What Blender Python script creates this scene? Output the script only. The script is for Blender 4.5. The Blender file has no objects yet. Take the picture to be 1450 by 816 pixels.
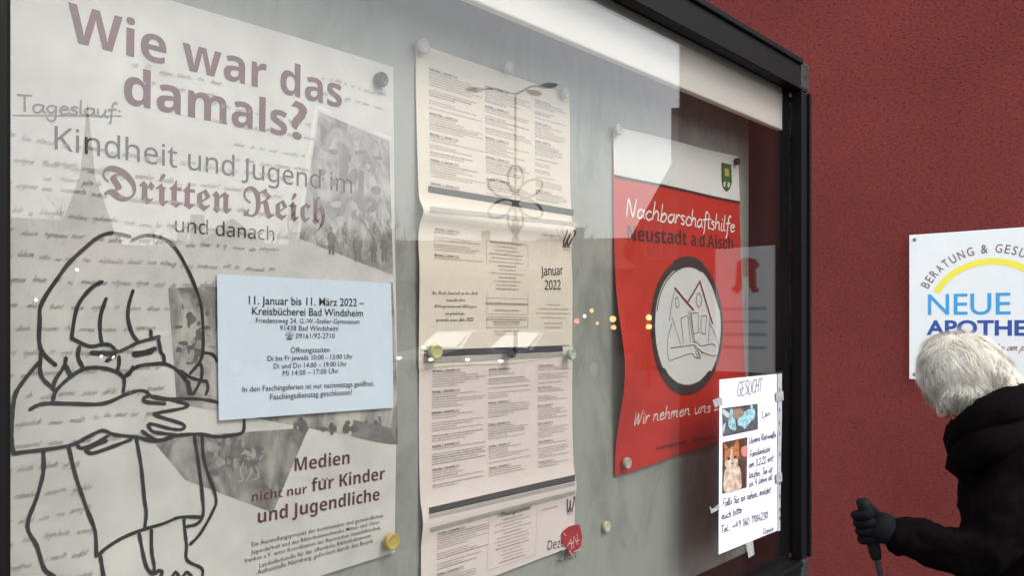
import bpy, bmesh, math, random
from math import sin, cos, pi, radians, exp, sqrt, atan2
from mathutils import Vector, Matrix, noise

# ------------------------------------------------------------------ camera, world, sun
SC = bpy.context.scene
COL = SC.collection
EYE = 1.5
FPX, CX, CY = 1128.0, 725.0, 458.0
AZ = radians(42.5)
CA, SA = cos(AZ), sin(AZ)
cam_d = bpy.data.cameras.new('camera')
cam = bpy.data.objects.new('camera', cam_d)
COL.objects.link(cam)
cam.location = (0, 0, EYE)
cam.rotation_euler = (radians(90), 0, AZ - radians(90))
cam_d.sensor_width = 36.0
cam_d.lens = 36.0 * FPX / 1450.0
cam_d.shift_y = (CY - 408.0) / 1450.0
cam_d.clip_start = 0.02
cam_d.clip_end = 3000
SC.camera = cam

SUN_EL, SUN_AZ = radians(50), radians(172)      # azimuth clockwise from +Y
W = bpy.data.worlds.new('World'); SC.world = W; W.use_nodes = True
wn = W.node_tree.nodes; wl = W.node_tree.links
bg = wn['Background']
sky = wn.new('ShaderNodeTexSky'); sky.sky_type = 'NISHITA'; sky.sun_disc = False
sky.sun_elevation = SUN_EL; sky.sun_rotation = SUN_AZ
sky.air_density = 1.4; sky.dust_density = 2.0; sky.ozone_density = 1.0
hs = wn.new('ShaderNodeHueSaturation'); hs.inputs['Saturation'].default_value = 0.22
wl.new(sky.outputs[0], hs.inputs['Color'])
wl.new(hs.outputs[0], bg.inputs[0]); bg.inputs[1].default_value = 0.15
sd = bpy.data.lights.new('sun', 'SUN'); sun = bpy.data.objects.new('sun', sd); COL.objects.link(sun)
sd.energy = 1.2; sd.angle = radians(22); sd.color = (1.0, 0.96, 0.9)
sdir = Vector((sin(SUN_AZ) * cos(SUN_EL), cos(SUN_AZ) * cos(SUN_EL), sin(SUN_EL)))
sun.rotation_euler = sdir.to_track_quat('Z', 'Y').to_euler(); sun.location = sdir * 30
SC.view_settings.view_transform = 'Standard'; SC.view_settings.look = 'None'
SC.view_settings.exposure = 1.7; SC.view_settings.gamma = 1.0; SC.view_settings.use_curve_mapping = False
random.seed(7)

# ------------------------------------------------------------------ geometry of the place
Y_BOARD, Y_GLASS, Y_FRONT = 0.745, 0.657, 0.637
X_WALL = 3.2
def ray(px, py, d):
    u = (px - CX) / FPX
    return Vector((d * (CA + u * SA), d * (SA - u * CA), EYE + (CY - py) / FPX * d))
def onY(px, py, Y):
    u = (px - CX) / FPX
    return ray(px, py, Y / (SA - u * CA))
def onX(px, py, X):
    u = (px - CX) / FPX
    return ray(px, py, X / (CA + u * SA))
def mirrored(px, d, z):
    p = ray(px, CY, d)
    return Vector((p.x, 2 * Y_GLASS - p.y, z))

# ------------------------------------------------------------------ materials
MATS = {}
def mat(name, col, rough=0.7, var=0.0, scale=20.0, bump=0.0, bscale=200.0, metal=0.0, emit=None, spec=0.5, col2=None, detail=4, stretch=None, sheen=0):
    if name in MATS: return MATS[name]
    m = bpy.data.materials.new(name); m.use_nodes = True
    n = m.node_tree.nodes; l = m.node_tree.links; b = n['Principled BSDF']
    b.inputs['Base Color'].default_value = (*col, 1); b.inputs['Roughness'].default_value = rough
    b.inputs['Metallic'].default_value = metal; b.inputs['Specular IOR Level'].default_value = spec
    if sheen: b.inputs['Sheen Weight'].default_value = sheen
    tc = n.new('ShaderNodeTexCoord'); src = tc.outputs['Object']
    if stretch:
        mp = n.new('ShaderNodeMapping'); mp.inputs['Scale'].default_value = stretch
        l.new(src, mp.inputs[0]); src = mp.outputs[0]
    if var or col2:
        t = n.new('ShaderNodeTexNoise'); t.inputs['Scale'].default_value = scale; t.inputs['Detail'].default_value = detail
        t.inputs['Roughness'].default_value = 0.6
        l.new(src, t.inputs['Vector'])
        r = n.new('ShaderNodeValToRGB'); r.color_ramp.elements[0].position = 0.33; r.color_ramp.elements[1].position = 0.67
        c2 = col2 or tuple(c * (1 - var) for c in col)
        r.color_ramp.elements[0].color = (*c2, 1); r.color_ramp.elements[1].color = (*col, 1)
        l.new(t.outputs[0], r.inputs[0]); l.new(r.outputs[0], b.inputs['Base Color'])
    if bump:
        t2 = n.new('ShaderNodeTexNoise'); t2.inputs['Scale'].default_value = bscale; t2.inputs['Detail'].default_value = 3
        l.new(src, t2.inputs['Vector'])
        bp = n.new('ShaderNodeBump'); bp.inputs['Strength'].default_value = bump; bp.inputs['Distance'].default_value = 0.002
        l.new(t2.outputs[0], bp.inputs['Height']); l.new(bp.outputs[0], b.inputs['Normal'])
    if emit:
        b.inputs['Emission Color'].default_value = (*emit[0], 1); b.inputs['Emission Strength'].default_value = emit[1]
    MATS[name] = m
    return m

def glass_mat(name, tint=(0.80, 0.797, 0.788), dirt=0.0, rough=0.0):
    m = bpy.data.materials.new(name); m.use_nodes = True
    n = m.node_tree.nodes; l = m.node_tree.links
    for x in list(n): n.remove(x)
    out = n.new('ShaderNodeOutputMaterial'); tr = n.new('ShaderNodeBsdfTransparent'); tr.inputs[0].default_value = (*tint, 1)
    gl = n.new('ShaderNodeBsdfGlossy'); gl.inputs['Roughness'].default_value = rough
    geo = n.new('ShaderNodeNewGeometry'); mr = n.new('ShaderNodeMapRange')
    mr.inputs['To Min'].default_value = 1.5; mr.inputs['To Max'].default_value = 1 / 1.5
    l.new(geo.outputs['Backfacing'], mr.inputs['Value'])
    fr = n.new('ShaderNodeFresnel'); l.new(mr.outputs[0], fr.inputs['IOR'])
    mx = n.new('ShaderNodeMixShader'); l.new(fr.outputs[0], mx.inputs[0]); l.new(tr.outputs[0], mx.inputs[1]); l.new(gl.outputs[0], mx.inputs[2])
    last = mx.outputs[0]
    if dirt:
        df = n.new('ShaderNodeBsdfDiffuse'); df.inputs[0].default_value = (0.6, 0.6, 0.58, 1)
        tc = n.new('ShaderNodeTexCoord')
        t = n.new('ShaderNodeTexNoise'); t.inputs['Scale'].default_value = 5; t.inputs['Detail'].default_value = 6
        mp = n.new('ShaderNodeMapping'); mp.inputs['Scale'].default_value = (1, 1, 0.35)
        l.new(tc.outputs['Object'], mp.inputs[0]); l.new(mp.outputs[0], t.inputs['Vector'])
        r = n.new('ShaderNodeMapRange'); r.inputs['From Min'].default_value = 0.42; r.inputs['From Max'].default_value = 0.8
        r.inputs['To Max'].default_value = dirt; r.inputs['To Min'].default_value = dirt * 0.25
        l.new(t.outputs[0], r.inputs['Value'])
        m2 = n.new('ShaderNodeMixShader'); l.new(r.outputs[0], m2.inputs[0]); l.new(last, m2.inputs[1]); l.new(df.outputs[0], m2.inputs[2])
        last = m2.outputs[0]
    l.new(last, out.inputs[0]); MATS[name] = m
    return m

M_PAPER = mat('poster_paper', (0.64, 0.635, 0.605), 0.75, var=0.20, scale=16, bump=0.05, bscale=500)
M_BEIGE = mat('cream_paper', (0.76, 0.69, 0.585), 0.8, var=0.05, scale=12)
M_PINK = mat('pale_rose_paper', (0.74, 0.66, 0.63), 0.8, var=0.05, scale=12)
M_BLUE = mat('pale_blue_paper', (0.66, 0.77, 0.88), 0.75, var=0.05, scale=25)
M_WHITE = mat('white_paper', (0.66, 0.665, 0.70), 0.6, var=0.03, scale=25)
M_INK = mat('black_ink', (0.015, 0.014, 0.015), 0.6)
M_DGREY = mat('dark_grey_ink', (0.075, 0.06, 0.065), 0.7)
M_MGREY = mat('mid_grey_ink', (0.17, 0.155, 0.15), 0.75)
M_LGREY = mat('faint_grey_ink', (0.30, 0.285, 0.265), 0.75)
M_MAROON = mat('maroon_print', (0.13, 0.018, 0.028), 0.65, col2=(0.07, 0.015, 0.02), scale=14)
M_CHAR = mat('charcoal_print', (0.05, 0.036, 0.04), 0.65)
M_BROWN = mat('dark_maroon_print', (0.09, 0.022, 0.03), 0.65)
M_RED = mat('red_print', (0.56, 0.022, 0.010), 0.5, var=0.12, scale=6)
M_PENB = mat('blue_black_pen', (0.03, 0.03, 0.07), 0.6)
M_FRAME = mat('black_coated_metal', (0.0035, 0.0035, 0.004), 0.5, spec=0.08, bump=0.08, bscale=900)
M_CAP = mat('grey_corner_plastic', (0.022, 0.024, 0.024), 0.6, spec=.15, var=0.5, scale=60)
M_INNER = mat('dark_brown_inner_panel', (0.004, 0.003, 0.003), 0.8, spec=0.05)
M_VAL = mat('white_coated_panel', (0.74, 0.73, 0.69), 0.45, var=0.06, scale=8)
M_GLASS = glass_mat('pane_glass', dirt=0.006)
M_SLEEVE = glass_mat('clear_plastic', tint=(0.99, 0.99, 1.0), rough=0.12)
M_TAPE = mat('clear_tape', (0.30, 0.31, 0.31), 0.25, var=0.6, scale=250)

# ------------------------------------------------------------------ object helpers
def link(o, parent=None):
    COL.objects.link(o)
    if parent: o.parent = parent
    return o
def tag(o, label=None, cat=None, group=None, kind=None):
    if label: o['label'] = label
    if cat: o['category'] = cat
    if group: o['group'] = group
    if kind: o['kind'] = kind
    return o
def empty(name, loc, label=None, cat=None, group=None):
    o = bpy.data.objects.new(name, None); o.location = loc; o.empty_display_size = 0.05
    link(o); tag(o, label, cat, group)
    return o
def mesh(name, verts, faces, m, parent=None, smooth=False, mats=None, midx=None):
    """vertices are given in world space; the object's origin is moved to the parent's"""
    me = bpy.data.meshes.new(name)
    off = Vector(parent_world(parent)) if parent else Vector((0, 0, 0))
    me.from_pydata([Vector(v) - off for v in verts], [], faces)
    for mm in (mats or [m]): me.materials.append(mm)
    if midx: me.polygons.foreach_set('material_index', midx)
    if smooth: me.polygons.foreach_set('use_smooth', [True] * len(me.polygons))
    me.update()
    return link(bpy.data.objects.new(name, me), parent)
def parent_world(p):
    v = Vector((0, 0, 0))
    while p: v += p.location; p = p.parent
    return v
def recentre(o):
    me = o.data; n = len(me.vertices)
    c = sum((v.co for v in me.vertices), Vector()) / n
    for v in me.vertices: v.co -= c
    o.location = c
    return o
class MB:
    def __init__(s): s.v = []; s.f = []; s.m = []
    def add(s, vs, fs, mi=0):
        k = len(s.v); s.v += [Vector(v) for v in vs]; s.f += [tuple(i + k for i in f) for f in fs]; s.m += [mi] * len(fs)
    def box(s, x0, x1, y0, y1, z0, z1, b=0.0, mi=0):
        vs = []
        if b <= 0:
            vs = [(x, y, z) for x in (x0, x1) for y in (y0, y1) for z in (z0, z1)]
            s.add(vs, [(0, 1, 3, 2), (4, 6, 7, 5), (0, 4, 5, 1), (2, 3, 7, 6), (0, 2, 6, 4), (1, 5, 7, 3)], mi); return
        bm = bmesh.new(); bmesh.ops.create_cube(bm, size=1)
        for v in bm.verts:
            v.co = Vector(((x0 + x1) / 2 + v.co.x * (x1 - x0), (y0 + y1) / 2 + v.co.y * (y1 - y0), (z0 + z1) / 2 + v.co.z * (z1 - z0)))
        bmesh.ops.bevel(bm, geom=bm.edges[:], offset=b, segments=2, affect='EDGES', profile=0.5)
        bm.verts.index_update()
        s.add([v.co.copy() for v in bm.verts], [tuple(v.index for v in f.verts) for f in bm.faces], mi); bm.free()
    def lathe(s, c, ax, prof, n=24, mi=0):
        """prof: list of (radius, height along ax)"""
        ax = Vector(ax).normalized(); a = ax.orthogonal().normalized(); b = ax.cross(a); c = Vector(c); k0 = len(s.v)
        vs = []; fs = []
        for r, h in prof:
            for i in range(n):
                t = 2 * pi * i / n; vs.append(c + ax * h + (a * cos(t) + b * sin(t)) * r)
        for j in range(len(prof) - 1):
            for i in range(n): fs.append((j * n + i, j * n + (i + 1) % n, (j + 1) * n + (i + 1) % n, (j + 1) * n + i))
        fs.append(tuple(range(n))[::-1]); fs.append(tuple((len(prof) - 1) * n + i for i in range(n)))
        s.add(vs, fs, mi)
    def tube(s, pts, r, n=8, mi=0, closed=False):
        pts = [Vector(p) for p in pts]; N = len(pts); rs = r if isinstance(r, (list, tuple)) else [r] * N
        vs = []; fs = []; prev = None
        for i, p in enumerate(pts):
            t = (pts[(i + 1) % N] - pts[i - 1]) if closed else (pts[min(i + 1, N - 1)] - pts[max(i - 1, 0)])
            t.normalize()
            a = t.orthogonal().normalized() if prev is None else (prev - t * prev.dot(t)).normalized()
            prev = a; b = t.cross(a)
            for k in range(n): vs.append(p + (a * cos(2 * pi * k / n) + b * sin(2 * pi * k / n)) * rs[i])
        for i in range(N if closed else N - 1):
            j = (i + 1) % N
            for k in range(n): fs.append((i * n + k, i * n + (k + 1) % n, j * n + (k + 1) % n, j * n + k))
        if not closed: fs.append(tuple(range(n))[::-1]); fs.append(tuple((N - 1) * n + k for k in range(n)))
        s.add(vs, fs, mi)
    def build(s, name, m, parent=None, smooth=False):
        ms = m if isinstance(m, list) else [m]
        return mesh(name, s.v, s.f, ms[0], parent, smooth, ms, s.m)

# ------------------------------------------------------------------ lettering
def fmap(s, U, L, D=None):
    r = ''
    for ch in s:
        if 'A' <= ch <= 'Z': r += chr(U + ord(ch) - 65)
        elif 'a' <= ch <= 'z': r += chr(L + ord(ch) - 97)
        elif D and '0' <= ch <= '9': r += chr(D + ord(ch) - 48)
        else: r += ch
    return r
sansb = lambda s: fmap(s, 0x1D5D4, 0x1D5EE, 0x1D7EC)
sans = lambda s: fmap(s, 0x1D5A0, 0x1D5BA, 0x1D7E2)
sansbi = lambda s: fmap(s, 0x1D63C, 0x1D656)
frak = lambda s: fmap(s, 0x1D56C, 0x1D586)
script = lambda s: fmap(s, 0x1D4D0, 0x1D4EA)
TXT = {}
def text_mesh(body, offset=0.0, res=3):
    """flat outline of a line of lettering: list of 2-D vertices and faces, origin at the baseline's left end"""
    key = (body, offset, res)
    if key in TXT: return TXT[key]
    c = bpy.data.curves.new('lettering', 'FONT'); c.body = body; c.size = 1.0; c.offset = offset; c.resolution_u = res
    o = bpy.data.objects.new('lettering', c)
    me = o.to_mesh()
    vs = [(v.co.x, v.co.y) for v in me.vertices]; fs = [tuple(p.vertices) for p in me.polygons]
    x0 = min(v[0] for v in vs); x1 = max(v[0] for v in vs)
    vs = [((v[0] - x0) / (x1 - x0), v[1] / (x1 - x0)) for v in vs]
    o.to_mesh_clear(); bpy.data.objects.remove(o); bpy.data.curves.remove(c)
    TXT[key] = (vs, fs)
    return TXT[key]

# single-stroke handwriting: x-height 1, ascender 2, descender -1
G = {
 'a': (1.0, [[(.8,.85),(.45,1),(.1,.6),(.15,.1),(.45,0),(.75,.4),(.85,1),(.8,.3),(.98,0)]]),
 'b': (.95, [[(.18,2),(.1,0),(.15,.6),(.5,1),(.8,.6),(.55,.05),(.12,.05)]]),
 'c': (.85, [[(.75,.85),(.45,1),(.1,.5),(.4,0),(.85,.2)]]),
 'd': (1.0, [[(.8,.9),(.4,1),(.1,.5),(.35,0),(.75,.4),(.9,2),(.8,.2),(.98,0)]]),
 'e': (.85, [[(.1,.5),(.7,.65),(.5,1),(.15,.7),(.2,.1),(.5,0),(.85,.25)]]),
 'f': (.65, [[(.8,1.85),(.55,2),(.38,1.4),(.22,-.6),(.05,-.8)],[(.05,1),(.7,1.05)]]),
 'g': (1.0, [[(.8,.9),(.4,1),(.1,.55),(.4,.1),(.75,.5),(.82,1),(.75,-.6),(.4,-.95),(.1,-.6)]]),
 'h': (.95, [[(.2,2),(.08,0)],[(.12,.5),(.45,1),(.7,.8),(.68,.1),(.92,0)]]),
 'i': (.42, [[(.15,1),(.12,.15),(.4,.02)],[(.2,1.42),(.23,1.52)]]),
 'j': (.42, [[(.3,1),(.25,-.6),(0,-.9)],[(.32,1.42),(.34,1.52)]]),
 'k': (.85, [[(.18,2),(.08,0)],[(.65,1),(.15,.5),(.8,0)]]),
 'l': (.42, [[(.22,2),(.12,.3),(.4,.0)]]),
 'm': (1.3, [[(.12,1),(.08,0)],[(.12,.6),(.38,1),(.5,.8),(.48,0)],[(.52,.6),(.8,1),(.98,.8),(.95,.1),(1.2,0)]]),
 'n': (.95, [[(.12,1),(.08,0)],[(.12,.6),(.42,1),(.66,.8),(.64,.1),(.9,0)]]),
 'o': (.9, [[(.5,1),(.12,.7),(.2,.1),(.55,0),(.8,.5),(.5,1)]]),
 'p': (.95, [[(.15,1),(.05,-1)],[(.12,.6),(.5,1),(.8,.6),(.5,0),(.12,.1)]]),
 'r': (.65, [[(.12,1),(.08,0)],[(.1,.5),(.35,.95),(.62,.9)]]),
 's': (.72, [[(.65,.9),(.35,1),(.15,.75),(.55,.4),(.5,.05),(.08,.05)]]),
 't': (.6, [[(.32,1.75),(.22,.2),(.55,0)],[(.0,1.1),(.65,1.2)]]),
 'u': (.98, [[(.12,1),(.12,.2),(.4,0),(.7,.4),(.78,1),(.72,.2),(.95,0)]]),
 'w': (1.2, [[(.1,1),(.2,0),(.5,.8),(.7,0),(1.05,1)]]),
 'ß': (.9, [[(.05,-.3),(.15,1.7),(.5,2),(.65,1.6),(.4,1.1),(.75,.6),(.55,0),(.3,.05)]]),
 'N': (1.25, [[(.1,0),(.22,2),(.8,.1),(1.1,2.05)]]),
 'W': (1.45, [[(.05,2),(.2,0),(.62,1.6),(.75,0),(1.35,2.1)]]),
 'Z': (1.15, [[(.1,1.9),(1.05,2)],[(1.05,2),(.05,0)],[(.05,0),(1.05,.1)],[(.3,1),(.85,1.05)]]),
 'G': (1.15, [[(1.0,1.8),(.6,2),(.15,1),(.4,.05),(.95,.3),(.95,.9)],[(.6,.9),(1.05,.95)]]),
 'E': (.95, [[(.15,2),(.15,0)],[(.15,2),(.85,2.02)],[(.15,1),(.7,1.05)],[(.15,0),(.85,.05)]]),
 'S': (.95, [[(.85,1.8),(.4,2),(.15,1.5),(.75,.8),(.7,.1),(.1,.1)]]),
 'U': (1.1, [[(.15,2),(.15,.4),(.5,0),(.9,.5),(.95,2)]]),
 'C': (1.0, [[(.9,1.8),(.5,2),(.12,1),(.4,0),(.95,.25)]]),
 'H': (1.1, [[(.15,2),(.12,0)],[(.9,2),(.88,0)],[(.12,1),(.9,1.05)]]),
 'T': (1.0, [[(.5,2),(.45,0)],[(.0,1.98),(1.0,2.05)]]),
 'R': (1.0, [[(.15,2),(.12,0)],[(.12,2),(.7,1.9),(.75,1.3),(.15,1)],[(.3,1),(.9,0)]]),
 'F': (.9, [[(.2,2),(.12,0)],[(.2,2),(.9,2.02)],[(.15,1),(.7,1.05)]]),
 'J': (.8, [[(.65,2),(.6,.3),(.3,0),(.05,.3)]]),
 'D': (1.1, [[(.15,2),(.12,0)],[(.12,2),(.8,1.7),(.85,.5),(.12,0)]]),
 'L': (.9, [[(.2,2),(.12,0),(.85,.03)]]),
 '0': (.9, [[(.45,2),(.1,1),(.4,0),(.8,1),(.45,2)]]),
 '1': (.6, [[(.05,1.5),(.4,2),(.4,0)]]),
 '2': (.95, [[(.1,1.6),(.45,2),(.8,1.5),(.1,0)],[(.1,0),(.85,.03)]]),
 '3': (.9, [[(.1,1.9),(.7,1.8),(.35,1.1)],[(.35,1.1),(.8,.7),(.5,0),(.05,.2)]]),
 '4': (.95, [[(.5,2),(.08,.7)],[(.08,.7),(.85,.75)],[(.65,1.3),(.6,0)]]),
 '6': (.9, [[(.7,2),(.15,.9),(.3,0),(.75,.5),(.4,1),(.15,.6)]]),
 '8': (.9, [[(.75,1.7),(.3,1.9),(.3,1.3),(.75,.5),(.4,0),(.1,.5),(.75,1.7)]]),
 '9': (.9, [[(.75,1.6),(.35,2),(.15,1.4),(.6,1.1),(.75,1.6),(.6,0)]]),
 '+': (.9, [[(.1,.8),(.8,.85)],[(.45,1.2),(.42,.4)]]), '-': (.7, [[(.1,.6),(.55,.62)]]),
 '.': (.4, [[(.15,0),(.2,.08)]]), ',': (.4, [[(.2,.1),(.1,-.25)]]), ':': (.4, [[(.15,.1),(.18,.18)],[(.18,.8),(.2,.88)]]),
 '"': (.5, [[(.1,2),(.08,1.7)],[(.3,2),(.28,1.7)]]), ' ': (.6, []),
}
def smooth(pts, k=4):
    if len(pts) < 3: return [Vector(p) for p in pts]
    P = [Vector(p) for p in pts]; out = []
    for i in range(len(P) - 1):
        a = P[max(i - 1, 0)]; b = P[i]; c = P[i + 1]; d = P[min(i + 2, len(P) - 1)]
        for j in range(k):
            t = j / k
            out.append(0.5 * ((2 * b) + (c - a) * t + (2 * a - 5 * b + 4 * c - d) * t * t + (3 * b - a - 3 * c + d) * t ** 3))
    out.append(P[-1])
    return out
def ribbon(pts, w, jitter=0.0, taper=False):
    """2-D ribbon along a polyline: vertices and faces"""
    P = []
    for p in pts:
        p = Vector((p[0], p[1]))
        if not P or (p - P[-1]).length > w * 0.15: P.append(p)
    if len(P) < 2: P.append(P[0] + Vector((w * 0.5, 0)))
    vs = []; fs = []; n = len(P)
    for i, p in enumerate(P):
        a = (P[i] - P[i - 1]).normalized() if i else (P[1] - P[0]).normalized()
        b = (P[i + 1] - P[i]).normalized() if i < n - 1 else a
        t = (a + b)
        if t.length < 0.2: t = b
        t.normalize(); nn = Vector((-t.y, t.x)); k = 1.0 / max(0.6, abs(nn.dot(Vector((-b.y, b.x)))))
        ww = w / 2 * (1 + random.uniform(-jitter, jitter)) * k
        if taper: ww *= 0.45 + 0.55 * sin(pi * (i + 0.6) / (n + 0.2)) ** 0.5
        vs += [p + nn * ww, p - nn * ww]
        if i: fs.append((2 * i - 2, 2 * i - 1, 2 * i + 1, 2 * i))
    # rounded ends
    for e, s in ((0, -1), (n - 1, 1)):
        t = (P[1] - P[0]).normalized() if e == 0 else (P[-1] - P[-2]).normalized()
        if s > 0 and taper: continue
        a, b = vs[2 * e], vs[2 * e + 1]; c = (a + b) / 2; r = (a - b).length / 2; k = len(vs)
        q = [c + t * s * r * 0.9 + (a - c) * 0.35, c + t * s * r * 0.9 + (b - c) * 0.35]
        vs += q
        fs.append((2 * e, k, k + 1, 2 * e + 1) if s > 0 else (2 * e, 2 * e + 1, k + 1, k))
    return vs, fs

class Page:
    """a sheet that hangs near the plane Y0; h(X, z) is how far it stands out towards the street"""
    def __init__(s, Y0, h=None): s.Y0 = Y0; s.h = h or (lambda X, z: 0.0); s.n = 0
    def at(s, X, z, lift=0.0): return Vector((X, s.Y0 - s.h(X, z) - lift, z))
    def uv(s, px, py):
        Y = s.Y0
        for _ in range(4):
            p = onY(px, py, Y); Y = s.Y0 - s.h(p.x, p.z)
        return Vector((p.x, p.z))
    def sheet(s, name, corners, m, parent, nx=24, nz=36, edge=None, th=0.0004, lift=0.0):
        """corners TL, TR, BR, BL in (X, z)"""
        tl, tr, br, bl = [Vector(c) for c in corners]; vs = []; fs = []
        for side in (0, 1):
            for j in range(nz + 1):
                for i in range(nx + 1):
                    u, v = i / nx, j / nz
                    p = (tl * (1 - u) + tr * u) * (1 - v) + (bl * (1 - u) + br * u) * v
                    if edge: p = p + Vector(edge(u, v))
                    q = s.at(p.x, p.y, lift); q.y += side * th; vs.append(q)
        k = (nx + 1) * (nz + 1); ix = lambda i, j: j * (nx + 1) + i
        for j in range(nz):
            for i in range(nx):
                a, b, c, d = ix(i, j), ix(i + 1, j), ix(i + 1, j + 1), ix(i, j + 1)
                fs.append((a, d, c, b)); fs.append((a + k, b + k, c + k, d + k))
        rim = [ix(i, 0) for i in range(nx)] + [ix(nx, j) for j in range(nz)] + [ix(i, nz) for i in range(nx, 0, -1)] + [ix(0, j) for j in range(nz, 0, -1)]
        b0 = len(vs); nr = len(rim)
        vs += [vs[i] for i in rim] + [vs[i + k] for i in rim]          # the rim has vertices of its own, so the faces stay crisp
        for i in range(nr): fs.append((b0 + i, b0 + (i + 1) % nr, b0 + nr + (i + 1) % nr, b0 + nr + i))
        return mesh(name, vs, fs, m, parent, smooth=True)
class Print:
    """collects flat lettering and strokes laid on a page"""
    def __init__(s, page, lift=0.0005): s.p = page; s.l = lift; s.v = []; s.f = []; s.k = 0
    def raw(s, vs, fs):
        s.k += 1; k = len(s.v); li = s.l + (s.k % 12) * 0.00003
        s.v += [s.p.at(v[0], v[1], li) for v in vs]; s.f += [tuple(i + k for i in f) for f in fs]
    def text(s, body, a, b, ys=1.0, off=0.0, res=3, inpx=True, shear=0.0):
        if inpx: a = s.p.uv(*a); b = s.p.uv(*b)
        a = Vector(a); b = Vector(b); d = b - a; up = Vector((-d.y, d.x)) * ys
        vs, fs = text_mesh(body, off, res)
        s.raw([a + d * (x + shear * y) + up * y for x, y in vs], fs)
    def hand(s, body, a, b, hgt, w, shear=0.25, jit=0.06, inpx=True, taper=False):
        """handwriting from a to b, x-height hgt metres"""
        if inpx: a = s.p.uv(*a); b = s.p.uv(*b)
        a = Vector(a); b = Vector(b); L = sum(G[c][0] for c in body if c in G); d = (b - a); up = Vector((-d.y, d.x)).normalized() * hgt
        x = 0.0
        for c in body:
            if c not in G: continue
            adv, st = G[c]; yo = random.uniform(-jit, jit)
            for q in st:
                pts = [a + d * ((x + X) / L) + up * (Y + yo) + d.normalized() * hgt * shear * Y for X, Y in [(p[0] + random.uniform(-jit, jit) * .5, p[1] + random.uniform(-jit, jit)) for p in q]]
                s.raw(*ribbon(smooth(pts), w, 0.12, taper))
            x += adv
    def blob(s, pts):
        P = [s.p.uv(*p) for p in pts]; n = len(P); out = []
        for i in range(n):
            a, b, c, d = P[i - 1], P[i], P[(i + 1) % n], P[(i + 2) % n]
            for j in range(4):
                t = j / 4; out.append(0.5 * ((2 * b) + (c - a) * t + (2 * a - 5 * b + 4 * c - d) * t * t + (3 * b - a - 3 * c + d) * t ** 3))
        s.raw(out, [tuple(range(len(out)))])
    def line(s, pts, w, inpx=True, sm=True, jitter=0.08):
        P = [s.p.uv(*p) for p in pts] if inpx else [Vector(p) for p in pts]
        s.raw(*ribbon(smooth(P) if sm else P, w, jitter))
    def poly(s, pts, inpx=True, n=0):
        P = [s.p.uv(*p) for p in pts] if inpx else [Vector(p) for p in pts]
        if n and len(P) == 4:       # quad as a grid so that it follows the sheet
            vs = []; fs = []; nx, ny = n
            for j in range(ny + 1):
                for i in range(nx + 1):
                    u, v = i / nx, j / ny; vs.append((P[0] * (1 - u) + P[1] * u) * (1 - v) + (P[3] * (1 - u) + P[2] * u) * v)
            for j in range(ny):
                for i in range(nx): a = j * (nx + 1) + i; fs.append((a, a + nx + 1, a + nx + 2, a + 1))
            s.raw(vs, fs)
        else: s.raw(P, [tuple(range(len(P)))])
    def tiny(s, x0, z, w, h, bold=False):
        """a line of print too small to read: marks the size of letters"""
        x = x0; vs = []; fs = []
        while x < x0 + w:
            for _ in range(random.randint(3, 10)):
                if x > x0 + w: break
                lw = h * random.uniform(.45, .75); th = h * (.32 if bold else .2); tall = h * random.choice((1, 1, 1, 1.5, 1.5))
                for (p, q, r, t) in ((x, x + th, z, z + tall), (x + th, x + lw * .8, z + h * random.choice((0, .4, .75)), 0)):
                    if t == 0: t = r + h * .22
                    k = len(vs); vs += [(p, r), (q, r), (q, t), (p, t)]; fs.append((k, k + 1, k + 2, k + 3))
                x += lw
            x += h * .5
        if vs: s.raw(vs, fs)
    def build(s, name, m, parent):
        o = mesh(name, s.v, s.f, m, parent)
        if name in ('listing_print', 'faded_handwriting', 'small_print', 'dated_headings', 'punch_holes', 'pen_lettering', 'typed_lettering', 'script_lettering'): o['kind'] = 'stuff'
        return o

# ------------------------------------------------------------------ setting: ground
def struct(name, mb, m): o = mb.build(name, m); o['kind'] = 'structure'; return o
M_ASPH = mat('asphalt', (0.04, 0.04, 0.04), 0.9, var=0.35, scale=3, bump=0.4, bscale=120)
M_PAVE = mat('pavement_slabs', (0.075, 0.072, 0.068), 0.85, var=0.25, scale=2.5, bump=0.3, bscale=80)
M_KERB = mat('kerb_granite', (0.085, 0.085, 0.08), 0.8, var=0.2, scale=30)
g = MB(); g.box(-300, 300, -300, 300, -0.3, -0.12); struct('ground', g, M_ASPH)
g = MB(); g.box(-30, 40, -2.6, 25, -0.3, 0.0); struct('pavement', g, M_PAVE)
g = MB(); g.box(-30, 40, -2.75, -2.602, -0.3, 0.003, 0.01); struct('kerb', g, M_KERB)

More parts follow.
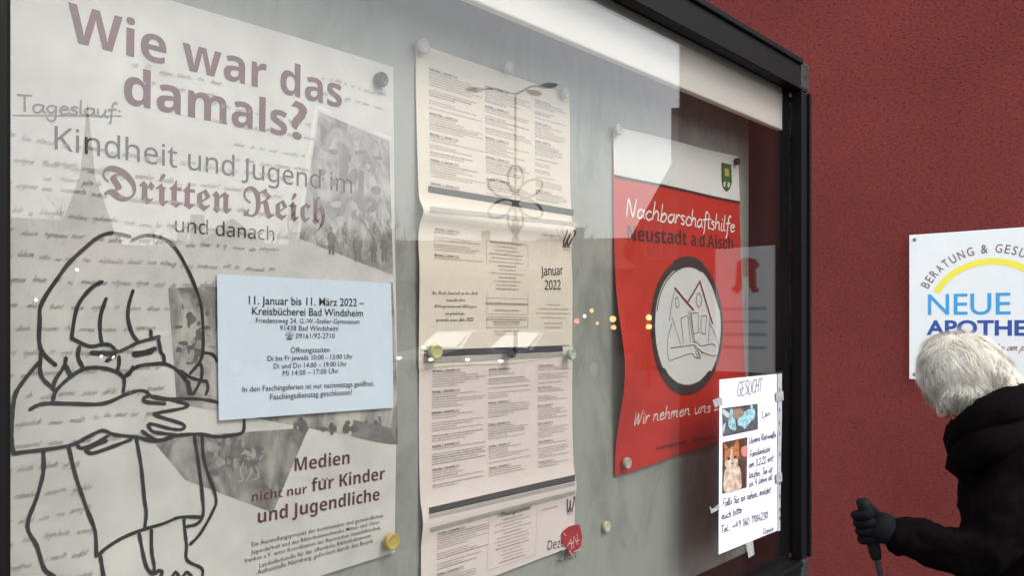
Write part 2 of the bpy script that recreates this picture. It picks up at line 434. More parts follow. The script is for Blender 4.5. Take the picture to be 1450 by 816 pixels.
# ------------------------------------------------------------------ red rendered building with its corner
def render_wall_mat():
    m = mat('red_render', (0.15, 0.022, 0.020), 0.9)
    n = m.node_tree.nodes; l = m.node_tree.links; b = n['Principled BSDF']; b.inputs['Specular IOR Level'].default_value = .2; tc = n.new('ShaderNodeTexCoord')
    t1 = n.new('ShaderNodeTexNoise'); t1.inputs['Scale'].default_value = 1.3; t1.inputs['Detail'].default_value = 5
    t2 = n.new('ShaderNodeTexNoise'); t2.inputs['Scale'].default_value = 75; t2.inputs['Detail'].default_value = 6; t2.inputs['Roughness'].default_value = .7
    mp = n.new('ShaderNodeMapping'); mp.inputs['Scale'].default_value = (1, 1, 1.6)
    l.new(tc.outputs['Object'], t1.inputs['Vector']); l.new(tc.outputs['Object'], mp.inputs[0]); l.new(mp.outputs[0], t2.inputs['Vector'])
    r = n.new('ShaderNodeValToRGB'); e = r.color_ramp.elements
    e[0].position = 0.3; e[0].color = (0.110, 0.0190, 0.0172, 1); e[1].position = 0.72; e[1].color = (0.245, 0.0465, 0.0420, 1)
    mx = n.new('ShaderNodeMath'); mx.operation = 'MULTIPLY_ADD'; mx.inputs[1].default_value = 0.45
    l.new(t1.outputs[0], mx.inputs[0])
    m2 = n.new('ShaderNodeMath'); m2.operation = 'MULTIPLY'; m2.inputs[1].default_value = 0.55
    l.new(t2.outputs[0], m2.inputs[0]); l.new(m2.outputs[0], mx.inputs[2]); l.new(mx.outputs[0], r.inputs[0]); l.new(r.outputs[0], b.inputs['Base Color'])
    mp3 = n.new('ShaderNodeMapping'); mp3.inputs['Scale'].default_value = (1, 1, 2.6); l.new(tc.outputs['Object'], mp3.inputs[0])
    t3 = n.new('ShaderNodeTexNoise'); t3.inputs['Scale'].default_value = 85; t3.inputs['Detail'].default_value = 3; l.new(mp3.outputs[0], t3.inputs['Vector'])
    pit = n.new('ShaderNodeMapRange'); pit.inputs['From Min'].default_value = .60; pit.inputs['From Max'].default_value = .72; pit.inputs['To Min'].default_value = 1; pit.inputs['To Max'].default_value = .35
    l.new(t3.outputs[0], pit.inputs['Value'])
    t4 = n.new('ShaderNodeTexNoise'); t4.inputs['Scale'].default_value = 14; t4.inputs['Detail'].default_value = 4; l.new(tc.outputs['Object'], t4.inputs['Vector'])
    r4 = n.new('ShaderNodeValToRGB'); r4.color_ramp.elements[0].position = .35; r4.color_ramp.elements[0].color = (.82, .95, 1.25, 1); r4.color_ramp.elements[1].position = .65; r4.color_ramp.elements[1].color = (1.12, 1.05, .80, 1)
    l.new(t4.outputs[0], r4.inputs[0])
    q1 = n.new('ShaderNodeMixRGB'); q1.blend_type = 'MULTIPLY'; q1.inputs[0].default_value = .22; l.new(r.outputs[0], q1.inputs[1]); l.new(r4.outputs[0], q1.inputs[2])
    q2 = n.new('ShaderNodeMixRGB'); q2.blend_type = 'MULTIPLY'; q2.inputs[0].default_value = 1; l.new(q1.outputs[0], q2.inputs[1]); l.new(pit.outputs[0], q2.inputs[2]); l.new(q2.outputs[0], b.inputs['Base Color'])
    hh = n.new('ShaderNodeMath'); hh.operation = 'MULTIPLY_ADD'; hh.inputs[1].default_value = .8; l.new(pit.outputs[0], hh.inputs[0]); l.new(t2.outputs[0], hh.inputs[2])
    bp = n.new('ShaderNodeBump'); bp.inputs['Strength'].default_value = 1.0; bp.inputs['Distance'].default_value = 0.007
    l.new(hh.outputs[0], bp.inputs['Height']); l.new(bp.outputs[0], b.inputs['Normal'])
    return m
M_WALL = render_wall_mat()
bld = empty('pharmacy_building', (X_WALL, 3, 0), 'red rendered building wall behind the walking person and the pharmacy sign', 'building')
g = MB(); g.box(X_WALL, X_WALL + 12, -0.58, 14, 0.35, 9.0); g.build('wall', M_WALL, bld)
g = MB(); g.box(X_WALL - 0.03, X_WALL + 12, -0.61, 14, 0.0, 0.35); g.build('plinth', mat('grey_plinth', (0.2, 0.19, 0.19), 0.9, var=.2, scale=5), bld)
g = MB(); g.box(X_WALL - 0.5, X_WALL + 12.5, -1.1, 14.5, 9.0, 9.3); g.build('roof', mat('dark_roof', (0.08, 0.06, 0.055), 0.8), bld)

# ------------------------------------------------------------------ display case
XL, XR = 0.1752, 1.530
ZB, ZT = EYE - 0.48, EYE + 0.458
case = empty('display_case', (0.85, 0.72, 0), 'black framed glass display case with pinned notices on two posts', 'display case')
# backboard with grey-green enamel, smudged
def board_mat():
    m = mat('grey_green_board', (0.31, 0.335, 0.31), 0.55)
    n = m.node_tree.nodes; l = m.node_tree.links; b = n['Principled BSDF']; tc = n.new('ShaderNodeTexCoord')
    mp = n.new('ShaderNodeMapping'); mp.inputs['Scale'].default_value = (1.0, 1.0, 0.45); l.new(tc.outputs['Object'], mp.inputs[0])
    t = n.new('ShaderNodeTexNoise'); t.inputs['Scale'].default_value = 11; t.inputs['Detail'].default_value = 9; t.inputs['Roughness'].default_value = .72; t.inputs['Distortion'].default_value = .5
    l.new(mp.outputs[0], t.inputs['Vector'])
    r = n.new('ShaderNodeValToRGB'); e = r.color_ramp.elements
    e[0].position = 0.34; e[0].color = (0.215, 0.22, 0.205, 1); e[1].position = 0.52; e[1].color = (0.315, 0.335, 0.305, 1)
    e2 = r.color_ramp.elements.new(0.8); e2.color = (0.36, 0.385, 0.35, 1)
    l.new(t.outputs[0], r.inputs[0]); l.new(r.outputs[0], b.inputs['Base Color'])
    return m
g = MB(); g.box(XL - 0.012, XR, Y_BOARD, Y_BOARD + 0.004, ZB, ZT + 0.01); g.build('backboard', board_mat(), case)
g = MB(); g.box(XL - 0.05, XR + 0.04, Y_BOARD + 0.006, Y_BOARD + 0.02, ZB - 0.05, ZT + 0.055); g.build('rear_panel', M_FRAME, case)
g = MB(); g.box(XR, XR + 0.008, Y_GLASS + 0.006, Y_BOARD + 0.004, ZB, ZT + 0.01); g.build('inner_side_panel', M_INNER, case)
g = MB(); g.box(XL - 0.022, XL - 0.014, Y_GLASS + 0.006, Y_BOARD + 0.004, ZB, ZT + 0.01); g.build('inner_side_panel', M_INNER, case)
g = MB(); g.box(XL - 0.03, XR + 0.03, Y_GLASS + 0.006, Y_BOARD + 0.004, ZT + 0.012, ZT + 0.03); g.build('inner_top_panel', M_INNER, case)
g = MB(); g.box(XL - 0.03, XR + 0.03, Y_GLASS + 0.006, Y_BOARD + 0.004, ZB - 0.02, ZB - 0.002); g.build('inner_bottom_panel', M_INNER, case)
# white valance just behind the pane
g = MB(); g.box(XL - 0.01, XR - 0.006, 0.670, 0.682, EYE + 0.382, ZT + 0.010, 0.0025); g.build('valance', M_VAL, case)
# pane
g = MB(); g.box(XL - 0.008, XR + 0.006, Y_GLASS, Y_GLASS + 0.004, ZB + 0.01, ZT + 0.006); g.build('glass_pane', M_GLASS, case)
# frame rails: outer profile with a groove
XO = onY(1145, 92, Y_FRONT).x; ZO = onY(1145, 92, Y_FRONT).z; ZOB = EYE - 0.525
def rail(name, x0, x1, z0, z1, horiz):
    m = MB()
    m.box(x0, x1, Y_FRONT, Y_GLASS - 0.001, z0, z1, 0.003)
    if horiz:
        m.box(x0, x1, Y_FRONT - 0.006, Y_FRONT + 0.004, z1 - 0.009, z1 + 0.002, 0.002)
        m.box(x0, x1, Y_GLASS - 0.001, Y_BOARD + 0.024, z1 - 0.006, z1, 0.0015)
        m.box(x0, x1, Y_FRONT - 0.003, Y_FRONT + 0.004, z0, z0 + 0.004, 0.001)
    else:
        m.box(x1 - 0.007, x1 + 0.002, Y_FRONT - 0.006, Y_FRONT + 0.004, z0, z1, 0.002)
        m.box(x1 - 0.006, x1, Y_GLASS - 0.001, Y_BOARD + 0.024, z0, z1, 0.0015)
        m.box(x0, x0 + 0.004, Y_FRONT - 0.003, Y_FRONT + 0.004, z0, z1, 0.001)
    return m.build(name, M_FRAME, case)
CW = 0.038
rail('top_rail', XL - 0.04 + CW, XO - CW, ZT, ZO, True)
rail('bottom_rail', XL - 0.04 + CW, XO - CW, ZOB, ZB + 0.012, True)
rail('side_rail', XR, XO, ZOB + 0.06, ZO - 0.058, False)
m_ = MB(); m_.box(XL - 0.04, XL, Y_FRONT, Y_GLASS - 0.001, ZOB + 0.06, ZO - 0.058, 0.003); m_.box(XL - 0.04, XL - 0.034, Y_GLASS, Y_BOARD + 0.024, ZOB, ZO, 0.001); m_.build('side_rail', M_FRAME, case)
for x in (XL - 0.04, XO - CW + 0.001):
    for z in (ZO - 0.057, ZOB):
        m_ = MB(); m_.box(x, x + CW, Y_FRONT - 0.0015, Y_GLASS + 0.01, z, z + 0.058, 0.006)
        m_.lathe((x + CW / 2, Y_FRONT - 0.001, z + 0.029), (0, -1, 0), [(0.004, 0), (0.004, 0.0012), (0.002, 0.0016)], 12)
        m_.build('corner_cap', M_CAP, case)
for x in (XL + 0.05, XR - 0.06):
    m_ = MB(); m_.box(x - 0.03, x + 0.03, Y_BOARD + 0.03, Y_BOARD + 0.09, 0.0, ZO - 0.05, 0.004); m_.box(x - 0.07, x + 0.07, Y_BOARD - 0.01, Y_BOARD + 0.13, 0.0, 0.01, 0.003)
    m_.build('post', M_FRAME, case)

# ------------------------------------------------------------------ exhibition poster
def bumpf(v, c, s): return exp(-((v - c) / s) ** 2)
def h1(X, z):
    Z = z - EYE
    return 0.002 + 0.0016 * (1 + sin(X * 13 + Z * 5)) + 0.004 * bumpf(Z + 0.35 * (X - 0.3), -0.235, 0.028) * bumpf(X, .30, .13) + 0.005 * bumpf(X, 0.615, 0.03) * bumpf(Z, -.06, .12)
pg1 = Page(Y_BOARD - 0.001, h1)
tl = (0.168, EYE + 0.3035); tr = (0.600, EYE + 0.3035); br = (0.602, EYE - 0.272); bl = (0.168, EYE - 0.2905)
poster = empty('exhibition_poster', (0.39, Y_BOARD - 0.002, EYE), 'large grey exhibition poster with maroon headline and line drawing of a crouching girl', 'poster')
pg1.sheet('sheet', (tl, tr, br, bl), M_PAPER, poster, 30, 40)
def photo_mat(name, a, b, sc, c=None, p0=.35, p1=.65):
    m = mat(name, a, 0.75)
    n = m.node_tree.nodes; l = m.node_tree.links; bb = n['Principled BSDF']; tc = n.new('ShaderNodeTexCoord')
    t = n.new('ShaderNodeTexNoise'); t.inputs['Scale'].default_value = sc; t.inputs['Detail'].default_value = 8; t.inputs['Roughness'].default_value = .62; t.inputs['Distortion'].default_value = .6
    mp = n.new('ShaderNodeMapping'); mp.inputs['Scale'].default_value = (1.4, 0.001, 1); l.new(tc.outputs['Object'], mp.inputs[0]); l.new(mp.outputs[0], t.inputs['Vector'])
    r = n.new('ShaderNodeValToRGB'); e = r.color_ramp.elements
    e[0].position = p0; e[0].color = (*a, 1); e[1].position = p1; e[1].color = (*b, 1)
    if c: q = e.new((p0 + p1) / 2); q.color = (*c, 1)
    l.new(t.outputs[0], r.inputs[0]); l.new(r.outputs[0], bb.inputs['Base Color'])
    return m
M_PH1 = photo_mat('faded_street_photo', (0.15, 0.15, 0.145), (0.46, 0.45, 0.43), 34, (.30, .29, .28))
M_PH2 = photo_mat('faded_village_photo', (0.10, 0.097, 0.092), (0.50, 0.48, 0.44), 17, (0.27, 0.26, 0.245), .36, .62)
M_PH3 = photo_mat('faded_field_photo', (0.11, 0.105, 0.10), (0.38, 0.37, 0.34), 26, (.22, .21, .20))
p = Print(pg1, 0.00015); p.poly([(452, 158), (551, 200), (557, 390), (424, 338)], n=(6, 8)); p.build('photo_print', M_PH1, poster)
for q_, w_ in (([(447, 150), (553, 196)], .004), ([(448, 150), (421, 338)], .0035)):
    p = Print(pg1, 0.00015); p.line(q_, w_, sm=False); p.build('photo_border', mat('bright_print', (0.66, 0.66, 0.63), .7), poster)
p = Print(pg1, 0.00018)
p.poly([(238, 408), (556, 400), (563, 630), (250, 572)], n=(10, 8)); p.build('photo_print', M_PH2, poster)
p = Print(pg1, 0.00022)
p.poly([(214, 622), (437, 606), (386, 727), (262, 680)], n=(8, 6)); p.build('photo_print', M_PH3, poster)
p = Print(pg1, 0.0003)
p.poly([(500, 595), (556, 607), (556, 630), (497, 618)]); p.poly([(520, 588), (524, 588), (526, 610), (521, 610)]); p.poly([(535, 590), (539, 590), (541, 612), (536, 612)])
p.poly([(486, 205), (494, 210), (492, 262), (482, 258)]); p.poly([(508, 240), (515, 243), (514, 300), (505, 296)])
for x, y, s in ((466, 330, 1), (486, 322, .8), (503, 336, 1.1), (526, 344, .9), (541, 340, 1)):      # people standing in the photo
    p.poly([(x + X * s, y + Y * s) for X, Y in ((1, -2), (-2, 1), (-3.5, 12), (-1, 13), (-1, 30), (2, 31), (3, 17), (4, 31), (7, 31), (7.5, 13), (9.5, 13), (8, 2), (5, -2))])
    p.poly([(x + (3 + 2.6 * cos(t * pi / 4)) * s, y + (-6 + 4 * sin(t * pi / 4)) * s) for t in range(8)])
p.build('photo_figures', mat('grey_print', (0.22, 0.215, 0.21), .7, var=.3, scale=60), poster)
def patches(name, cx_, cy_, rx, ry, n, col, seed):
    r_ = random.Random(seed); pp = Print(pg1, 0.00028)
    for _ in range(n):
        a_ = r_.uniform(0, 2 * pi); q_ = sqrt(r_.random()); x = cx_ + rx * q_ * cos(a_); y = cy_ + ry * q_ * sin(a_); sx = r_.uniform(2, 8); sy = r_.uniform(2, 10)
        pp.blob([(x + sx * cos(t) * r_.uniform(.6, 1.2), y + sy * sin(t) * r_.uniform(.6, 1.2)) for t in [2 * pi * i / 7 for i in range(7)]])
    pp.build(name, mat(name + '_' + str(seed), col, .75, var=.35, scale=90), poster)
patches('photo_shapes', 494, 255, 48, 62, 26, (0.23, 0.225, 0.215), 1); patches('photo_shapes', 500, 245, 42, 60, 16, (0.42, 0.41, 0.39), 2)
patches('photo_shapes', 275, 470, 26, 52, 22, (0.15, 0.145, 0.135), 3); patches('photo_shapes', 278, 500, 22, 50, 14, (0.36, 0.35, 0.33), 4)
patches('photo_shapes', 470, 603, 70, 6, 14, (0.15, 0.145, 0.14), 5); patches('photo_shapes', 330, 650, 44, 26, 26, (0.17, 0.165, 0.155), 6); patches('photo_shapes', 335, 640, 44, 26, 14, (0.38, 0.37, 0.34), 7)
p = Print(pg1, 0.0003)      # bare figures with a cart in the lower photo
for q in ([(352, 640), (358, 652), (356, 668), (348, 682)], [(356, 655), (368, 650), (372, 640)], [(345, 655), (340, 668), (344, 680), (336, 682)], [(362, 660), (366, 676), (358, 680)], [(340, 650), (352, 646), (360, 640)]): p.line(q, 0.0009)
p.build('photo_figures', mat('pale_print', (0.44, 0.43, 0.40), .7), poster)
# faint letter in old handwriting behind everything
p = Print(pg1, 0.0003)
LET = 'nnmmueeiirrsaltdcohgb'
def old_words(x, xe, z, xh, w):
    while x < xe:
        wd = ''.join(random.choice(LET) for _ in range(random.randint(2, 9))); L = sum(G[c][0] for c in wd) * xh * 1.05
        dz = random.uniform(-.0012, .0012); p.hand(wd, (x, z + dz), (x + L, z + dz + random.uniform(-.0008, .0008)), xh, w * random.uniform(.7, 1.2), .55, .12, inpx=False)
        x += L + random.uniform(.0035, .007)
for r_ in range(20):
    old_words(0.182 + random.uniform(0, .012), 0.45 if r_ < 8 else (0.32 if r_ < 14 else 0.26), EYE + 0.150 - r_ * 0.0195 + random.uniform(-.002, .002), .0024, .00050)
for (x0, x1, y0) in ((185, 300, 92), (300, 440, 150), (330, 440, 205), (455, 545, 112), (60, 150, 232)):
    for k in range(2): a_ = pg1.uv(x0, y0 + k * 22); old_words(a_.x, pg1.uv(x1, y0).x, a_.y, .0022, .00045)
p.build('faded_handwriting', M_LGREY, poster)
p = Print(pg1, 0.0004); p.hand('Tageslauf', (26, 157), (164, 166), 0.0065, 0.0017, 0.1); p.hand(':', (166, 166), (171, 166), 0.006, .0016)
p.line([(18, 163), (172, 164)], 0.0008, sm=False); p.build('handwritten_heading', M_MGREY, poster)
p = Print(pg1)
p.text(sansb('Wie war das'), (96, 57), (483.5, 153)); p.text(sansb('damals'), (175, 146), (406, 193)); p.text('?', (411, 194), (434, 199), .70, 0.012)
p.build('headline', M_MAROON, poster)
for t_, a, b in (('Kindheit und Jugend im', (77, 211), (498, 274)), ('und danach', (247.5, 328), (388, 341))):
    p = Print(pg1); p.text(sans(t_), a, b); p.build('subheading', M_CHAR, poster)
p = Print(pg1); p.text(frak('Dritten Reich'), (144, 280), (460, 318), 1.0, 0.004); p.build('blackletter_title', M_MAROON, poster)
p = Print(pg1)
p.text(sansb('Medien'), (416.7, 668), (494.7, 657)); p.text(sansb('nicht nur'), (356, 711), (434, 699), .9); p.text(sansb('fur Kinder'), (440.7, 697), (544.6, 679)); p.text(sansb('und Jugendliche'), (364.6, 741.7), (537, 708.5))
for x, y in ((456.3, 679.5), (462.5, 678.3)):
    c = pg1.uv(x, y); p.raw([(c.x + .0011 * cos(t * pi / 4), c.y + .0011 * sin(t * pi / 4)) for t in range(8)], [tuple(range(8))])
p.build('audience_lettering', M_BROWN, poster)
p = Print(pg1)
for t_, a, b in (('Ein Ausstellungsprojekt der kommunalen und gemeindlichen', (356, 775), (542, 733)), ('Jugendarbeit und des Bibliotheksverbandes Mittel- und Ober-', (355, 786), (538, 742)),
                 ('franken e.V. unter Koordination der Bayerischen Staatsbibliothek,', (346, 798), (539, 750)), ('Landesfachstelle für das öffentliche Bibliothekswesen', (367, 804.6), (525, 761)), ('Außenstelle Nürnberg, gefördert durch den Bezirk', (364, 814.5), (528, 769))):
    p.text(t_, a, b, 1.0, 0.003, 1)
p.build('small_print', M_DGREY, poster)
# the girl: marker-pen line drawing
GIRL = [
 [(184,335),(159,330),(141,335),(126,346),(100,370),(85,389),(59,429),(56,455),(57,494),(78,517)],
 [(187,340),(210,333),(240,343),(262,375),(280,417),(286,445),(287,495),(282,513),(269,529)],
 [(290,499.6),(301,502.6),(307,512)], [(282.5,515),(285.6,522.5),(284,538),(273,559)],
 [(255,525.6),(270,535),(285.6,539.4),(292,541),(294,550),(291,559)], [(267,541),(268,558)], [(266,541),(270,558)],
 [(144,399),(129,408),(113,427),(106,446),(101,479)], [(101,479),(126,490.6),(144,488),(156,489),(166,498),(179,493.5),(196,485),(215,480),(225,476.6)],
 [(213,469),(214,480)], [(224,481),(227,498),(231,504),(232,513)], [(150,423),(143,443.5),(141,464),(144,488)],
 [(188,412),(182,432),(181,452),(187,473),(196,485)], [(112,492),(110,505),(118,523)],
 [(162,505),(151,511)], [(168,505),(168,517),(165,526)], [(187.6,519.5),(183,530),(174,535)],
 [(74,571),(79,554),(97,536),(118,523),(141,521),(162,526),(175,536),(174,555)],
 [(174,535),(194,519.5),(215,516),(235,516),(252,526),(264,541),(267,558)],
 [(93,507),(90,520),(78,538),(75,552)], [(93,518.5),(100,533)], [(59,496),(56,520),(60,536),(73.5,549)],
 [(54,514),(32,541),(21,560),(17,590),(16,625),(19,641),(29,641),(95,632),(124,619),(144.6,610),(162,616),(191,619),(220,625),(246,617.6),(283,615),(306,619),(332,616),(344,611),(345,594.5)],
 [(42.6,580),(61,572),(100,572),(146,572),(182.5,557),(204,554),(222,565),(274,565),(304,569),(312,574)],
 [(233,572),(209,570),(203,567),(206,562.4),(221,562),(261,571.6),(261,577.7),(224,585),(221,589),(258,600.7),(258,608),(243,608),(212,600.7),(215,611),(233.5,614.5),(249,616)],
 [(201,611),(221,623.6),(243,620.6)], [(110,632),(115.6,635),(133,629),(153,617.6)], [(150,625),(124,636),(124,640.7),(136,641),(185,623)],
 [(61,638),(61,669.6),(52,704),(38.5,745),(52,774),(62,805.5),(77,818),(90,835)],
 [(97,633.5),(107,675),(123,722),(134.4,753.5),(136,788)], [(139,787),(150,776.6),(173.5,762),(202,750.6),(231,742),(254.4,733),(285,733)],
 [(141.7,788),(146,816),(150,850)], [(193,623),(199.5,661),(204,707),(206.7,727.4),(204,750.6)],
 [(274.6,617.6),(280.4,655),(286,701.4),(287,729),(279,742),(264.5,746)], [(285.6,617.6),(289,655),(305,704),(300.7,724.6),(283,756),(269,771)],
 [(196.6,756),(199.5,771),(206.7,802.6),(216,814)], [(214,752),(214.5,782),(218,802.6),(217,814)],
 [(260,736),(261.6,753.5),(263.7,773.7),(264.5,794),(285,805.5),(286,818),(284,840)], [(220,813),(224,809),(229,811),(226,820)], [(243,818),(248,811),(253,817)], [(258,818),(264,811),(271,817)]]
p = Print(pg1, 0.0006)
for s_ in GIRL: p.line(s_, 0.0033, jitter=0.16)
for s_ in ([(129,500),(162,501)], [(189,501),(205,499),(219,494)], [(190,503),(214,499)]): p.line(s_, 0.0042, sm=False)
p.build('girl_drawing', M_INK, poster)

# ------------------------------------------------------------------ blue notice stuck on the poster
pgb = Page(Y_BOARD - 0.004, lambda X, z: h1(X, z) + 0.0008)
q = [pgb.uv(*c) for c in ((307.4, 388), (553.5, 401), (557, 578), (310, 596))]
blue = empty('opening_hours_notice', (0.5, Y_BOARD - 0.008, EYE), 'small pale blue typed notice stuck over the grey exhibition poster', 'notice')
pgb.sheet('sheet', q, M_BLUE, blue, 14, 10)
p = Print(pgb); q_ = Print(pgb)
for t_, a, b, o_ in (('11. Januar bis 11. März 2022 –', (352, 431), (515, 434), .006), ('Kreisbücherei Bad Windsheim', (356.6, 446), (513.6, 448.5), .006)): p.text(t_, a, b, 1.05, o_)
for t_, a, b in (('Friedensweg 24, G.-W.-Steller-Gymnasium', (362, 457.5), (508.7, 459)), ('91438 Bad Windsheim', (396, 468.6), (478.6, 468.8)), ('\u260e 09161/92-2710', (403.6, 480), (473.6, 479.4)),
                 ('Öffnungszeiten', (411, 500), (466, 499)), ('Di bis Fr jeweils 10:00 - 13:00 Uhr', (378.5, 511.7), (499, 508.4)), ('Di und Do 14:00 – 19:00 Uhr', (387, 522.6), (490.6, 519)),
                 ('Mi 14:00 – 17:00 Uhr', (400, 532.8), (478.6, 529)), ('In den Faschingsferien ist nur nachmittags geöffnet,', (343, 555.5), (529.5, 546.5)), ('Faschingsdienstag geschlossen!', (382, 566.5), (497.7, 559))):
    q_.text(t_, a, b, 1.05, 0.0, 2)
p.v += q_.v; p.f += [tuple(i + len(p.v) - len(q_.v) for i in f) for f in q_.f]
p.build('typed_lettering', M_INK, blue)

# ------------------------------------------------------------------ two folded event programmes
FOLD = EYE + 0.148
def hj(X, z):
    Z = z
    return 0.0045 + 0.0085 * bumpf(Z, FOLD - 0.012, 0.011) + 0.002 * sin((Z - EYE) * 16) + 0.003 * bumpf(X, .94, .05) * bumpf(Z, EYE + .30, .06) - 0.002 * bumpf(Z, FOLD - 0.05, 0.02)
pj = Page(Y_BOARD - 0.001, hj)
jan = empty('january_programme', (0.79, Y_BOARD - 0.006, EYE + .1), 'upper cream three-column programme sheet with a fold and Januar 2022', 'programme')
q = [pj.uv(*c) for c in ((589, 60), (806, 134), (810, 506), (593, 524))]
XJ0, XJ1 = q[0].x, q[1].x; ZJ0 = q[0].y
pj.sheet('sheet', q, M_BEIGE, jan, 18, 70, edge=lambda u, v: (0.0, 0.0016 * sin(u * 9) * (v > .97)))
def cal_cols(pr, hd, ul, cols, zt, zb, heads, hfun=sansbi):
    """three columns of dense listings; dated headings underlined"""
    for ci, (x0, w) in enumerate(cols):
        z = zt - random.uniform(0, .004); k = 0
        while z > zb:
            if k % 7 == 0:
                t_ = heads[(ci * 3 + k // 7) % len(heads)]
                hd.text(hfun(t_), (x0, z), (x0 + w * .50, z), 0.85, 0, 1, inpx=False)
                hd.raw([(x0, z - .0010), (x0 + w * .50, z - .0010), (x0 + w * .50, z - .0006), (x0, z - .0006)], [(0, 1, 2, 3)]); z -= 0.0040
            else:
                pr.tiny(x0, z, w * random.choice((.45, .6, .75, .85, .95, 1.0)), 0.00130, random.random() < .2); z -= 0.0031
                if random.random() < .10: z -= 0.0030
            k += 1
            if k % 7 == 0: k += random.choice((0, 0, -3)); z -= 0.0035
HJ = ['Samstag, 1. Januar 2022', 'Donnerstag, 6. Januar 2022', 'Montag, 10. Januar 2022', 'Freitag, 14. Januar 2022', 'Sonntag, 16. Januar 2022', 'Mittwoch, 19. Januar 2022', 'Samstag, 22. Januar 2022', 'Dienstag, 25. Januar 2022']
HD = ['Mittwoch, 1. Dezember 2021', 'Freitag, 3. Dezember 2021', 'Samstag, 4. Dezember 2021', 'Sonntag, 5. Dezember 2021', 'Dienstag, 7. Dezember 2021', 'Freitag, 10. Dezember 2021', 'Samstag, 11. Dezember 2021', 'Sonntag, 12. Dezember 2021']
C1, C2, C3 = pj.uv(608, 200).x, pj.uv(687, 200).x, pj.uv(757, 200).x
pr = Print(pj); hd = Print(pj)
cal_cols(pr, hd, None, ((C1, .098), (C2, .092), (C3, .070)), EYE + .318, EYE + .168, HJ)
z0 = EYE + .118
XA = pj.uv(616, 320).x
cal_cols(pr, hd, None, ((XA, .085),), z0, EYE + .078, ['Samstag, 29. Januar 2022', 'Montag, 31. Januar 2022'])
cx2 = (pj.uv(689, 400).x + pj.uv(746, 400).x) / 2; cx3 = (pj.uv(760, 440).x + pj.uv(806, 440).x) / 2
z = EYE + .108
for k in range(13):
    w_ = random.uniform(.03, .075); pr.tiny(cx2 - w_ / 2, z, w_, .0014, k % 3 == 0); z -= .0052
for zz, w_ in ((.026, .085), (.0165, .05), (.004, .08), (.0005, .055), (-.003, .05), (-.012, .05), (-.016, .042)): pr.tiny(cx2 - w_ / 2, EYE + zz, w_, .0015, zz > 0)
for zz, w_ in ((.026, .03), (.0197, .07), (.0135, .078), (.007, .055), (-.001, .042), (-.007, .04)): pr.tiny(cx3 - w_ / 2, EYE + zz, w_, .0015)
pr.tiny(pj.uv(766, 332).x, pj.uv(766, 333).y, .04, .0016)
def frame_box(P, a, b, w=.0005):
    (x0, z0_), (x1, z1_) = a, b
    for r_ in (((x0, z0_), (x1, z0_ + w)), ((x0, z1_), (x1, z1_ + w)), ((x0, z0_), (x0 + w, z1_)), ((x1, z0_), (x1 + w, z1_))): P.raw([(r_[0][0], r_[0][1]), (r_[1][0], r_[0][1]), (r_[1][0], r_[1][1]), (r_[0][0], r_[1][1])], [(0, 1, 2, 3)])
xa, xb = pj.uv(688.5, 450).x, pj.uv(746.7, 450).x
frame_box(pr, (xa, EYE + .025), (xb, EYE + .110), .0004); frame_box(pr, (xa, EYE + .012), (xb, EYE + .0335), .0004); frame_box(pr, (xa, EYE - .006), (xb, EYE + .008), .0005)
pr.build('listing_print', M_MGREY, jan); hd.build('dated_headings', M_DGREY, jan)
p = Print(pj)
for t_, a, b in (('Die Stadt Neustadt an der Aisch', (611.5, 417.3), (676, 417.3)), ('wunscht allen', (632, 427), (658, 427)), ('Mitburgerinnen und Mitburgern', (614, 435.5), (674.4, 436)), ('ein gluckliches', (630, 446), (658, 446)), ('gesundes neues Jahr 2022!', (617, 455), (670, 455))):
    p.text(script(t_), a, b, 1.25, 0, 2)
p.text(sans('Januar'), (766, 390.5), (797, 389.2), 1.15, 0.004); p.text(sans('2022'), (771, 410.5), (793.6, 410), 1.15, 0.004)
p.build('script_lettering', M_INK, jan)
def town_logo(P, x0, z0_, s):       # brushed W-shaped town mark
    for pts, w in (([(0, 1), (.12, .1), (.3, 0), (.45, .75)], .16), ([(.42, .8), (.5, .15), (.72, .05), (.9, .55), (.95, 1.0), (.8, 1.05)], .17), ([(.0, -.12), (.9, -.10)], .06)):
        P.line([(x0 + X * s, z0_ + Y * s) for X, Y in pts], w * s, inpx=False)
    P.tiny(x0 + .1 * s, z0_ - .35 * s, .8 * s, .0015)
a = pj.uv(796, 347)
p = Print(pj); town_logo(p, a.x, a.y, .021); p.build('town_logo', M_DGREY, jan)
M_STRIPE = mat('dark_grey_stripe', (0.055, 0.05, 0.052), .7); M_STR2 = mat('grey_stripe', (0.42, 0.40, 0.37), .7, var=.15, scale=60)
p = Print(pj); p.poly([(606, 263), (812, 297), (812, 306), (606, 272)], n=(10, 2)); p.poly([(600, 496), (806, 489), (806, 498), (600, 506)], n=(10, 1)); p.build('dark_stripe', M_STRIPE, jan)
p = Print(pj); p.poly([(608, 292), (816, 315), (816, 321), (608, 300)], n=(10, 3)); p.poly([(600, 507), (806, 499), (806, 505), (600, 515)], n=(10, 1)); p.build('grey_stripe', M_STR2, jan)

